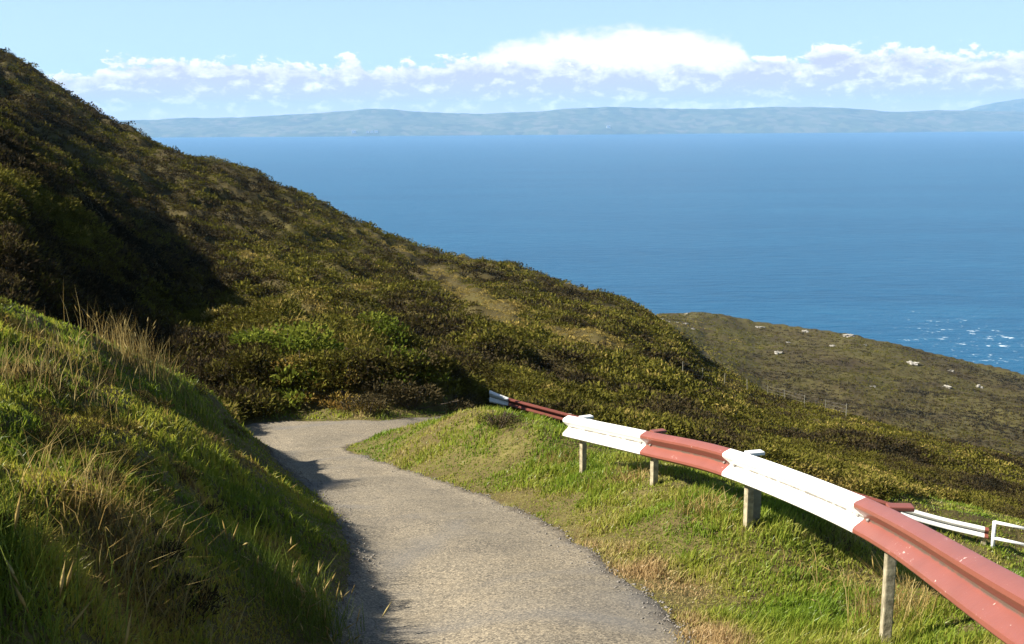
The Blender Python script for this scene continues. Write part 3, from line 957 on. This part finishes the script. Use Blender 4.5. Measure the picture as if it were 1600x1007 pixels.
bush(645, 636, 1.0, 'heather_bush', 'dark round heather bush hanging over the road at the right of the bend', 'bush', M_DARKB, 2600, .15, .03, DG, 10)
bush(712, 630, .95, 'heather_bush', 'dark brown heather bush between the bend and the white rail end', 'bush', M_DARKB, 2200, .15, .03, DG, 9)
bush(780, 668, .42, 'heather_bush', 'low dark heather bush on the grassy verge below the white rail end', 'bush', M_DARKB, 1500, .15, .03, DG, 8, .6)
bush(575, 650, .7, 'heather_bush', 'dark heather bush on the cut bank behind the middle of the bend', 'bush', M_DARKB, 1800, .15, .03, DG, 8)


def tussock(px, row, label, nst, length, spread, mat, seed, group, lean=.35, heads=True, wid=.006, name='grass_tussock', lean_dir=None):
    p = hit(px, row)
    t = thing(name, label, 'grass tuft', tuple(p), group)
    g = np.random.default_rng(seed)
    pos = np.stack([g.normal(0, spread, nst), g.normal(0, spread, nst), np.zeros(nst)], 1)
    pos[:, 2] = ground_z(p[0] + pos[:, 0], p[1] + pos[:, 1]) - p[2] - .03
    L = length * g.uniform(.45, 1.15, nst)
    V, Fc, T = blades(pos, L, np.full(nst, wid) * g.uniform(.7, 1.3, nst), np.abs(g.normal(lean, .22, nst)), g.uniform(0, 1, nst), seed, lean_dir=lean_dir, curve=.25)
    np_mesh('blades', V, Fc, mat, {'tint': T}, parent=t)
    if heads:
        tip = V.reshape(-1, 5, 3)
        k = g.choice(nst, max(4, nst // 14), replace=False)
        n_ = len(k)
        tp = tip[k, 4]; dr = tp - 0.5 * (tip[k, 2] + tip[k, 3]); dr /= np.linalg.norm(dr, axis=1)[:, None]
        s = np.cross(dr, g.normal(0, 1, (n_, 3))); s /= np.linalg.norm(s, axis=1)[:, None]
        s2 = np.cross(dr, s)
        l = .11 * g.uniform(.6, 1.3, n_)[:, None]; w = (wid * 1.3)
        ring = [tp - dr * l, tp - dr * l * .4 + s * w, tp - dr * l * .4 + s2 * w, tp - dr * l * .4 - s * w, tp - dr * l * .4 - s2 * w, tp + dr * l * .35]
        HV = np.stack(ring, 1)
        fb = np.array([[0, 2, 1], [0, 3, 2], [0, 4, 3], [0, 1, 4], [5, 1, 2], [5, 2, 3], [5, 3, 4], [5, 4, 1]])
        HF = ((np.arange(n_) * 6)[:, None, None] + fb[None]).reshape(-1, 3)
        np_mesh('seed_heads', HV.reshape(-1, 3), HF, M_STRAW, {'tint': np.repeat(g.uniform(.3, 1, n_), 6)}, parent=t)
    return t


TG = 'grass tussocks on the left bank'
tussock(208, 562, 'tall dry straw tussock with stems against the dark gully on the bank top', 330, .68, .30, M_STRAW, 801, TG, .28, True, .008)
tussock(30, 600, 'golden dry grass tussock on the bank top at the left of the picture', 260, .5, .36, M_STRAW, 802, TG, .45, False, .008)
tussock(120, 572, 'thin straw tussock between the golden one and the tall dry one', 110, .5, .3, M_STRAW, 803, TG, .4, True, .007)
tussock(185, 850, 'pale bleached tussock lying over on the lower bank slope', 420, .5, .22, M_STRAW, 804, TG, .75, False, .006, lean_dir=-.4)
tussock(455, 945, 'bright green rush tuft with seed heads beside the near road edge', 420, .42, .22, M_RUSH, 805, TG, .3, True, .006)
tussock(60, 985, 'green rush tuft with tall stalks in the near left corner', 300, .5, .26, M_RUSH, 806, TG, .3, True, .0055)
tussock(500, 990, 'low green grass tuft spilling onto the road edge at the bottom', 420, .26, .2, M_RUSH, 807, TG, .5, True, .005)
tussock(300, 640, 'short yellow green tuft on the bank crest right of the tall dry one', 260, .5, .3, M_RUSH, 808, TG, .4, False, .010)
VG = 'dry tussocks on the right verge'
tussock(1400, 965, 'dry straw tussock fanning out behind the nearest rail post', 300, .62, .2, M_STRAW, 811, VG, .65, True, .005)
tussock(1300, 915, 'pale dry tussock on the verge left of the nearest rail post', 240, .30, .22, M_STRAW, 812, VG, .8, False, .006)
tussock(1105, 800, 'straw tussock on the verge left of the post at the red and white joint', 260, .30, .2, M_STRAW, 813, VG, .7, False, .008)
tussock(985, 752, 'straw tussock at the foot of the post under the far red panel', 240, .30, .22, M_STRAW, 814, VG, .7, False, .010)
tussock(880, 722, 'small straw tussock left of the post under the rail end', 160, .28, .2, M_STRAW, 815, VG, .7, False, .010)

# ------------------------------------------------------------------ guardrails
def w_profile(H, dep=.083, back=0.0):
    h = H / 2
    pts = [(0.0, h), (.10, h * .985), (.84, h * .80), (1.0, h * .71), (1.0, h * .55), (.88, h * .44), (.12, h * .10), (.03, h * .04), (.03, -h * .04), (.12, -h * .10), (.88, -h * .44), (1.0, -h * .55), (1.0, -h * .71), (.84, -h * .80), (.10, -h * .985), (0.0, -h)]
    return [(p * dep + back, z) for p, z in pts]


def beam(name, path, H, mat, parent, origin, dep=.083, th=.005, back=0.0):
    """W beam swept along path; H per point; faces to the left of travel"""
    path = np.array(path)
    bm = bmesh.new()
    rings = []
    n = len(path)
    for i in range(n):
        d = path[min(i + 1, n - 1)] - path[max(i - 1, 0)]
        d2 = np.array([d[0], d[1], 0]); d2 /= np.linalg.norm(d2)
        nl = np.array([-d2[1], d2[0], 0])
        f = w_profile(H[i], dep, back); b = w_profile(H[i], dep, back - th)
        ring = [bm.verts.new(tuple(path[i] + nl * p + np.array([0, 0, z]) - origin)) for p, z in f] + \
               [bm.verts.new(tuple(path[i] + nl * p + np.array([0, 0, z]) - origin)) for p, z in reversed(b)]
        rings.append(ring)
    k = len(rings[0])
    for i in range(n - 1):
        for j in range(k):
            bm.faces.new([rings[i][j], rings[i + 1][j], rings[i + 1][(j + 1) % k], rings[i][(j + 1) % k]])
    bm.faces.new(rings[0]); bm.faces.new(list(reversed(rings[-1])))
    bmesh.ops.recalc_face_normals(bm, faces=bm.faces)
    o = bm_obj(name, bm, mat, parent, smooth=False)
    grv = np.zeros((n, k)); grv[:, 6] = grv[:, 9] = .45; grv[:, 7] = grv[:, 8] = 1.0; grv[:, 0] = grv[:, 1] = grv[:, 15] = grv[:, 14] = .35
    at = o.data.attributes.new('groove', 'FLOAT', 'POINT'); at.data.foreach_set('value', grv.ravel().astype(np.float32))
    o.data.polygons.foreach_set('use_smooth', np.ones(len(o.data.polygons), bool))
    try:
        o.data.set_sharp_from_angle(angle=math.radians(24))
    except Exception:
        pass
    return o


RL = resample(RAILP[::-1], 240)      # from near to far; road lies on the left of travel
arc = np.concatenate([[0], np.cumsum(np.linalg.norm(np.diff(RL, axis=0), axis=1))])


def arc_of(p):
    return arc[np.argmin(np.linalg.norm(RL - p, axis=1))]


def seg(a0, a1):
    s = np.linspace(a0, a1, max(4, int(abs(a1 - a0) / .12)))
    return np.stack([np.interp(s, arc, RL[:, k]) for k in range(3)], 1)


g0 = np.array([RAILP[2][0], RAILP[2][1], POSTG[2][2]])
rail = thing('guardrail', 'near red and white striped steel guardrail along the right verge', 'guardrail', tuple(g0))
bounds = [0.0, arc_of(RAILP[3]), arc_of(RAILP[2]), arc_of(RAILP[1]), arc_of(RAILP[0])]
pan = [('rail_panel', M_RED, 'red painted steel rail panel nearest the camera'), ('rail_panel', M_WHITE, 'long white painted rail panel'), ('rail_panel', M_RED, 'red rail panel between two white ones'), ('rail_panel', M_WHITE, 'white rail panel at the far free end')]
for i, (nm, mt, lb) in enumerate(pan):
    pts = seg(bounds[i] - (.0 if i == 0 else 0.0), bounds[i + 1])
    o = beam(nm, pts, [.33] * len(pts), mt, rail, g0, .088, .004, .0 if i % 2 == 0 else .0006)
    o['label'] = lb
# bolts and posts
for i, (gp, px) in enumerate(zip(POSTG, (905, 1015, 1160, 1372))):
    sidx = int(np.argmin(np.abs(RL[:, 0] / RL[:, 1] - gp[0] / gp[1])))
    c = RL[sidx]; d = RL[min(sidx + 1, 239)] - RL[max(sidx - 1, 0)]; d = np.array([d[0], d[1], 0]); d /= np.linalg.norm(d)
    nr_ = np.array([d[1], -d[0], 0])      # away from road
    top = c[2] + .155
    gz_ = float(ground_z(np.array([c[0]]), np.array([c[1]]))[0])
    bm = bmesh.new()
    pc = c + nr_ * .055
    add_box(bm, (pc[0] - g0[0], pc[1] - g0[1], (top - .21 + gz_ - .5) / 2 - g0[2]), d * .042, nr_ * .036, (0, 0, (top - .21 - gz_ + .5) / 2), .01)
    o = bm_obj('post', bm, M_POST, rail); o['label'] = 'pale timber rail post'
    bm = bmesh.new()
    hc = c + nr_ * .10
    add_box(bm, (hc[0] - g0[0], hc[1] - g0[1], top + .004 - g0[2]), d * .05, nr_ * .09, (0, 0, .017), .008)
    add_box(bm, (pc[0] - g0[0], pc[1] - g0[1], top - .11 - g0[2]), d * .048, nr_ * .040, (0, 0, .10), .006)
    mt = [M_WHITE, M_RED, M_WHITE, M_RED][i]
    o = bm_obj('post_head', bm, mt, rail); o['label'] = ('white' if mt is M_WHITE else 'red') + ' painted post head behind the rail'
    if px == 1160:
        bm = bmesh.new(); bc = c + nr_ * .16 + d * .05
        add_box(bm, (bc[0] - g0[0], bc[1] - g0[1], (top - .26 + gz_ - .5) / 2 - g0[2]), d * .02, nr_ * .05, (0, 0, (top - .26 - gz_ + .5) / 2), .006)
        o = bm_obj('side_board', bm, M_FENCE, rail); o['label'] = 'grey weathered board behind the post'
for b in bounds[1:-1]:
    for s in (-.12, .12):
        for dz in (-.0,):
            q = seg(b + s - .01, b + s + .01)
            c = q[0]; d = q[-1] - q[0]; d = np.array([d[0], d[1], 0]); d /= np.linalg.norm(d); nl = np.array([-d[1], d[0], 0])
            bm = bmesh.new()
            p0 = c + nl * .004 - g0; add_tube(bm, tuple(p0), tuple(p0 + nl * .022), .017, 8, .010)
            bm_obj('bolt', bm, M_STEEL, rail, True)
for gp in (RAILP[4],):
    pass

# lower barrier
LP = []
LHt = []
for px, row, d, h in LOWPX:
    p = P(px, row, d); LP.append(p - np.array([0, 0, h / 2])); LHt.append(h)
LPn = resample(LP[::-1], 200)
la = np.concatenate([[0], np.cumsum(np.linalg.norm(np.diff(LPn, axis=0), axis=1))])
apx = LPn[:, 0] / LPn[:, 1]
key_a = [p[0] / p[1] for p in LP]


def lowseg(pa, pb):
    """between two pixel columns"""
    a0, a1 = A_of(pa, 700 + (pa - 1000) * .25), A_of(pb, 700 + (pb - 1000) * .25)
    aa = np.linspace(a1, a0, max(5, int(abs(pb - pa) / 8)))
    pts = np.stack([np.interp(-aa, -apx, LPn[:, k]) for k in range(3)], 1)
    return pts, np.interp(aa, key_a, LHt)


l0 = LPn[100] - np.array([0, 0, .55])
low = thing('guardrail', 'lower red and white guardrail beyond the hairpin, half hidden by the near one', 'guardrail', tuple(l0))
cols = [(765, 795, M_WHITE, 'flared white rail end'), (795, 905, M_RED, 'thin red far rail panel'), (905, 1010, M_WHITE, None), (1010, 1130, M_RED, None), (1130, 1290, M_WHITE, None), (1290, 1400, M_RED, None), (1400, 1538, M_WHITE, 'white rail panel seen past the near red panel'), (1538, 1549, M_RED, 'short red rail end by the white railing')]
for i, (pa, pb, mt, lb) in enumerate(cols):
    pts, hh_ = lowseg(pa, pb)
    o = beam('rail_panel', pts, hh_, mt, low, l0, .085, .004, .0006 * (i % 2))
    if lb: o['label'] = lb
for pxx in (775, 880, 990, 1110, 1230, 1350, 1440, 1530):
    pts, _ = lowseg(pxx, pxx + 8)
    c = pts[0]; d = pts[-1] - pts[0]; d = np.array([d[0], d[1], 0]); d /= np.linalg.norm(d); nr_ = np.array([d[1], -d[0], 0])
    gz_ = float(ground_z(np.array([c[0]]), np.array([c[1]]))[0])
    bm = bmesh.new(); pc = c + nr_ * .10
    add_box(bm, (pc[0] - l0[0], pc[1] - l0[1], (c[2] + .08 + gz_ - .4) / 2 - l0[2]), d * .06, nr_ * .09, (0, 0, (c[2] + .08 - gz_ + .4) / 2), .01)
    bm_obj('post', bm, M_POST, low)

# white pipe railing continuing from the lower barrier
RPX = [(1554, 816, 25.0), (1610, 828, 24.6), (1680, 845, 24.0), (1760, 866, 23.4)]
rp0 = P(1551, 858, 25.0)
pr = thing('pipe_railing', 'white tubular railing with two bars at the right edge of the picture', 'railing', tuple(rp0))
tops = [P(*q) for q in RPX]
mids = [q - np.array([0, 0, .42]) for q in tops]
for nm, ln_ in (('top_rail', tops), ('mid_rail', mids)):
    bm = bmesh.new()
    for i in range(len(ln_) - 1):
        add_tube(bm, tuple(ln_[i] - rp0), tuple(ln_[i + 1] - rp0), .04, 12)
    bm_obj(nm, bm, M_WHITE, pr, True)
for i, q in enumerate(tops):
    bm = bmesh.new()
    gz_ = float(ground_z(np.array([q[0]]), np.array([q[1]]))[0])
    foot_z = min(gz_ - .3, q[2] - .75)
    add_tube(bm, tuple(q + np.array([0, 0, .02]) - rp0), (q[0] - rp0[0], q[1] - rp0[1], foot_z - rp0[2]), .045, 12)
    bm_obj('post', bm, M_WHITE, pr, True)

# ------------------------------------------------------------------ wire fence on the brow
FPX = [(1067, 591), (1097, 596), (1132, 603), (1168, 612), (1200, 619), (1226, 626), (1257, 636), (1290, 643), (1322, 653)]
fp = [hit(p, r) for p, r in FPX]
f0 = fp[3]
fence = thing('wire_fence', 'thin wire fence with grey posts along the brow above the headland', 'fence', tuple(f0))
for i, p in enumerate(fp):
    bm = bmesh.new(); q = p - f0
    tl = np.array([random.uniform(-.08, .08), random.uniform(-.08, .08), 0])
    add_tube(bm, tuple(q - np.array([0, 0, .3])), tuple(q + tl + np.array([0, 0, .95])), .032, 8, .028)
    bm_obj('post', bm, M_FENCE, fence)
bm = bmesh.new()
for i in range(len(fp) - 1):
    for hz in (.35, .6, .85):
        add_tube(bm, tuple(fp[i] - f0 + np.array([0, 0, hz])), tuple(fp[i + 1] - f0 + np.array([0, 0, hz])), .004, 5)
bm_obj('wire', bm, M_STEEL, fence)

# ------------------------------------------------------------------ rocks
def rock(px, row, wpx, hpx, label, mat=None, group='pale rocks on the headland', name='rock', lobes=3):
    p = hit(px, row + hpx * .35)
    d = p[1]
    w, h = .66 * wpx * d / F / 2, .6 * hpx * d / F / 2
    g = np.random.default_rng(int(px * 13 + row))
    bm = bmesh.new()
    for j in range(lobes):
        r = bmesh.ops.create_icosphere(bm, subdivisions=3, radius=1.0)
        off = np.array([(j - (lobes - 1) / 2) / max(lobes, 1) * 1.25 * w, g.normal(0, .2) * w, g.uniform(-.25, .15) * h])
        sc = np.array([w * g.uniform(.45, .7), w * g.uniform(.5, .8), h * g.uniform(.8, 1.25)])
        sd = int(g.integers(0, 1000))
        for v in r['verts']:
            c = np.array(v.co)
            n_ = fbm(np.array([c[0] * 1.3 + sd]), np.array([c[1] * 1.3 + c[2] * 1.7]), 3, sd)[0]
            # facet: quantise directions a little
            q = np.sign(c) * np.abs(c) ** .9
            v.co = Vector(off + q * sc * (1 + 1.3 * n_))
    t = bm_obj(name, bm, mat or M_ROCK)
    t.location = tuple(p)
    tag(t, label, 'rock', group)
    return t


rock(1083, 512, 15, 8, 'biggest round white boulder on the grass near the shore edge', lobes=1)
rock(1024, 490, 13, 5, 'pale rock at the shoulder where the hill meets the headland, highest of the line', lobes=2)
rock(1033, 498, 12, 5, 'pale rock second along the line running down to the round boulder', lobes=2)
rock(1044, 502, 10, 4, 'small pale rock midway in the line to the round boulder', lobes=2)
rock(1057, 503, 12, 4, 'flat pale rock in the line left of the round boulder', lobes=2)
rock(1072, 505, 10, 5, 'pale rock just up and left of the round boulder', lobes=2)
rock(1073, 490, 12, 4, 'grey rock on the shore skyline above the round boulder')
rock(1185, 510, 22, 4, 'thin pale ledge on the shore skyline, left of three')
rock(1258, 517, 18, 4, 'thin pale ledge on the shore skyline, middle of three')
rock(1325, 523, 28, 6, 'long pale ledge on the shore skyline, right of three')
rock(1215, 549, 24, 7, 'long slanting white slab alone on the upper headland turf')
rock(1232, 535, 12, 4, 'small dull rock just above the slanting white slab', lobes=2)
rock(1301, 540, 14, 5, 'small pale rock below the middle of the skyline ledges', lobes=2)
rock(1352, 539, 12, 4, 'faint pale rock below the right skyline ledge', lobes=2)
rock(1425, 566, 28, 8, 'wide broken pale outcrop high on the right headland')
rock(1486, 579, 13, 5, 'small pale rock right of the wide broken outcrop', lobes=2)
rock(1363, 603, 15, 6, 'small bright rock alone in the dark middle of the headland', lobes=2)
rock(1478, 603, 26, 6, 'low wide pale rock, left of the pair on the right headland')
rock(1531, 603, 16, 9, 'upright pale rock, right of the pair on the right headland', lobes=2)
rock(968, 461, 12, 9, 'dark rock on the hill skyline, left of the dark pair', M_DROCK, 'dark rocks on the hill skyline', lobes=2)
rock(983, 467, 13, 8, 'dark rock on the hill skyline, right of the dark pair', M_DROCK, 'dark rocks on the hill skyline', lobes=2)
rock(598, 362, 16, 5, 'pale rock on the hill skyline above the dry grass streak', M_ROCK, 'pale rocks on the hill skyline', lobes=2)
rock(635, 376, 12, 5, 'pale rock on the hill skyline just right of the other one', M_ROCK, 'pale rocks on the hill skyline', lobes=2)

# ------------------------------------------------------------------ haze
bm = bmesh.new()
add_box(bm, (0, 11000, 180), (24000, 0, 0), (0, 13500, 0), (0, 0, 335))
HZ, nt, N, L = new_mat('haze_air')
out = N.new('ShaderNodeOutputMaterial'); pv = N.new('ShaderNodeVolumePrincipled')
HAZE_D = 3.9e-5
pv.inputs['Color'].default_value = (.36, .64, 1.0, 1); pv.inputs['Density'].default_value = HAZE_D; pv.inputs['Anisotropy'].default_value = .0
L.new(pv.outputs[0], out.inputs['Volume'])
haze = bm_obj('haze', bm, HZ); tag(haze, None, None, None, 'stuff')

# ------------------------------------------------------------------ sky, sun
EXPO = 3.0
SUN_EL, SUN_AZ = math.radians(36.5), math.radians(-93)     # azimuth from +Y towards +X
world = bpy.data.worlds.new('World'); scene.world = world; world.use_nodes = True
nt = world.node_tree; N = nt.nodes; L = nt.links; N.clear()
out = N.new('ShaderNodeOutputWorld'); bg = N.new('ShaderNodeBackground')
sky = N.new('ShaderNodeTexSky'); sky.sky_type = 'NISHITA'; sky.sun_disc = False
sky.sun_elevation = SUN_EL; sky.sun_rotation = SUN_AZ; sky.altitude = 150; sky.air_density = 1.0; sky.dust_density = .6; sky.ozone_density = 1.5
tc = N.new('ShaderNodeTexCoord'); sp = N.new('ShaderNodeSeparateXYZ'); L.new(tc.outputs['Generated'], sp.inputs[0])
mn = lambda op, a, b=None, c=False: math_node(N, L, op, a, b, c)
az = mn('ARCTAN2', sp.outputs[0], sp.outputs[1])
el = mn('ARCSINE', sp.outputs[2])
cv = N.new('ShaderNodeCombineXYZ'); L.new(mn('MULTIPLY', az, 1.0), cv.inputs[0]); L.new(mn('MULTIPLY', el, 1.7), cv.inputs[1])


def curve_node(pts, inp):
    fc = N.new('ShaderNodeFloatCurve'); c = fc.mapping.curves[0]
    fc.mapping.use_clip = False
    while len(c.points) < len(pts): c.points.new(.5, .5)
    for p, (xx, yy) in zip(c.points, pts): p.location = (xx, yy)
    fc.mapping.update(); L.new(inp, fc.inputs['Value'])
    return fc.outputs[0]


def azn(px): return (math.atan((px - 800) / 1668) + .7) / 1.4
def eln(row): return (198 - row) / 1660 * 8.0


azu = mn('DIVIDE', mn('ADD', az, .7), 1.4)
top = mn('DIVIDE', curve_node([(0, .25), (azn(0), eln(150)), (azn(85), eln(128)), (azn(140), eln(112)), (azn(280), eln(97)), (azn(400), eln(100)), (azn(600), eln(103)), (azn(760), eln(97)), (azn(950), eln(104)), (azn(1150), eln(104)), (azn(1250), eln(95)), (azn(1330), eln(90)), (azn(1430), eln(95)), (azn(1600), eln(104)), (1, .35)], azu), 8.0)
n1 = noise_node(N, L, cv.outputs[0], 30, 8, .62, .25).outputs['Fac']
n2 = noise_node(N, L, cv.outputs[0], 58, 5, .6, .3).outputs['Fac']
n3 = noise_node(N, L, cv.outputs[0], 9, 3, .5, .2).outputs['Fac']
edge_ = mn('ADD', mn('SUBTRACT', top, el), mn('MULTIPLY', mn('SUBTRACT', n1, .5), .050))
edge_ = mn('ADD', edge_, mn('MULTIPLY', mn('SUBTRACT', n2, .5), .030))


def mrange(v, a, b, c=0, d=1):
    m = N.new('ShaderNodeMapRange'); m.interpolation_type = 'SMOOTHSTEP'
    m.inputs[1].default_value = a; m.inputs[2].default_value = b; m.inputs[3].default_value = c; m.inputs[4].default_value = d
    L.new(v, m.inputs[0]); return m.outputs[0]


dens = mrange(edge_, -.001, .0045)
# offset sample for sun-side lightness of the billows
cv2 = N.new('ShaderNodeVectorMath'); cv2.operation = 'ADD'; cv2.inputs[1].default_value = (-.004, .008, 0); L.new(cv.outputs[0], cv2.inputs[0])
n1b = noise_node(N, L, cv2.outputs[0], 30, 8, .62, .25).outputs['Fac']
lit = mn('MULTIPLY', mn('SUBTRACT', n1, n1b), 3.2)
crown = mrange(edge_, .020, .001)
shade = mn('ADD', mn('ADD', mn('MULTIPLY', crown, .75), lit), mn('MULTIPLY', mn('SUBTRACT', n2, .515), 3.4), True)
EXP_K = 1.0
body = mix_col(N, L, shade, (.60, .61, .72), (1.14, 1.13, 1.10))
# the tall soft bright cloud
topA = mn('DIVIDE', curve_node([(0, 0), (azn(690), eln(150)), (azn(735), eln(108)), (azn(770), eln(80)), (azn(820), eln(67)), (azn(880), eln(59)), (azn(960), eln(55)), (azn(1060), eln(56)), (azn(1120), eln(64)), (azn(1160), eln(82)), (azn(1190), eln(120)), (1, 0)], azu), 8.0)
eA = mn('ADD', mn('SUBTRACT', topA, el), mn('MULTIPLY', mn('SUBTRACT', n1, .5), .034))
dA = mrange(eA, -.003, .010)
colA = mix_col(N, L, mrange(n3, .35, .65), (1.08, 1.02, .95), (1.08, 1.07, 1.04))
skyS = N.new('ShaderNodeVectorMath'); skyS.operation = 'SCALE'; skyS.inputs[3].default_value = .10; L.new(sky.outputs[0], skyS.inputs[0])
tint = mix_col(N, L, 1.0, skyS.outputs[0], (1.0, 1.0, 1.0), 'MULTIPLY')
# thin high veil brightens the lower sky
veil = mrange(el, .42, .0, 0, .75)
tint = mix_col(N, L, veil, tint, (.56, .83, 1.05))
front = mrange(az, -1.3, -1.1)
c = mix_col(N, L, dA, tint, colA)
c = mix_col(N, L, dens, c, body)
# palest air at the very bottom of the sky
c = mix_col(N, L, mrange(el, .026, .002, 0, .6), c, (.88, .87, .92))
SKY_GAIN = N.new('ShaderNodeVectorMath'); SKY_GAIN.operation = 'SCALE'; SKY_GAIN.inputs[3].default_value = 1 / EXPO * 11.5
L.new(c, SKY_GAIN.inputs[0])
L.new(SKY_GAIN.outputs[0], bg.inputs[0]); bg.inputs[1].default_value = .10
L.new(bg.outputs[0], out.inputs[0])

sl = bpy.data.lights.new('sun', 'SUN'); sl.energy = 4.6; sl.angle = math.radians(.5); sl.color = (1.0, .93, .82)
so = bpy.data.objects.new('sun', sl); COL.objects.link(so)
sd = Vector((math.sin(SUN_AZ) * math.cos(SUN_EL), math.cos(SUN_AZ) * math.cos(SUN_EL), math.sin(SUN_EL)))
so.rotation_euler = sd.to_track_quat('Z', 'Y').to_euler()

# ------------------------------------------------------------------ camera
cam = bpy.data.cameras.new('camera'); co = bpy.data.objects.new('camera', cam); COL.objects.link(co)
cam.sensor_width = 36; cam.lens = 36 * F / W0; cam.clip_start = .05; cam.clip_end = 200000
M = Matrix((Vector(RT), Vector(UP), Vector(-f_))).transposed().to_4x4()
co.matrix_world = M
scene.camera = co

vs_ = scene.view_settings
vs_.view_transform = 'Standard'; vs_.look = 'None'; vs_.gamma = 1; vs_.exposure = math.log2(EXPO)
scene.cycles.use_denoising = True
scene.cycles.max_bounces = 6; scene.cycles.diffuse_bounces = 3; scene.cycles.glossy_bounces = 2; scene.cycles.transmission_bounces = 3; scene.cycles.volume_bounces = 1
scene.cycles.sample_clamp_indirect = 6
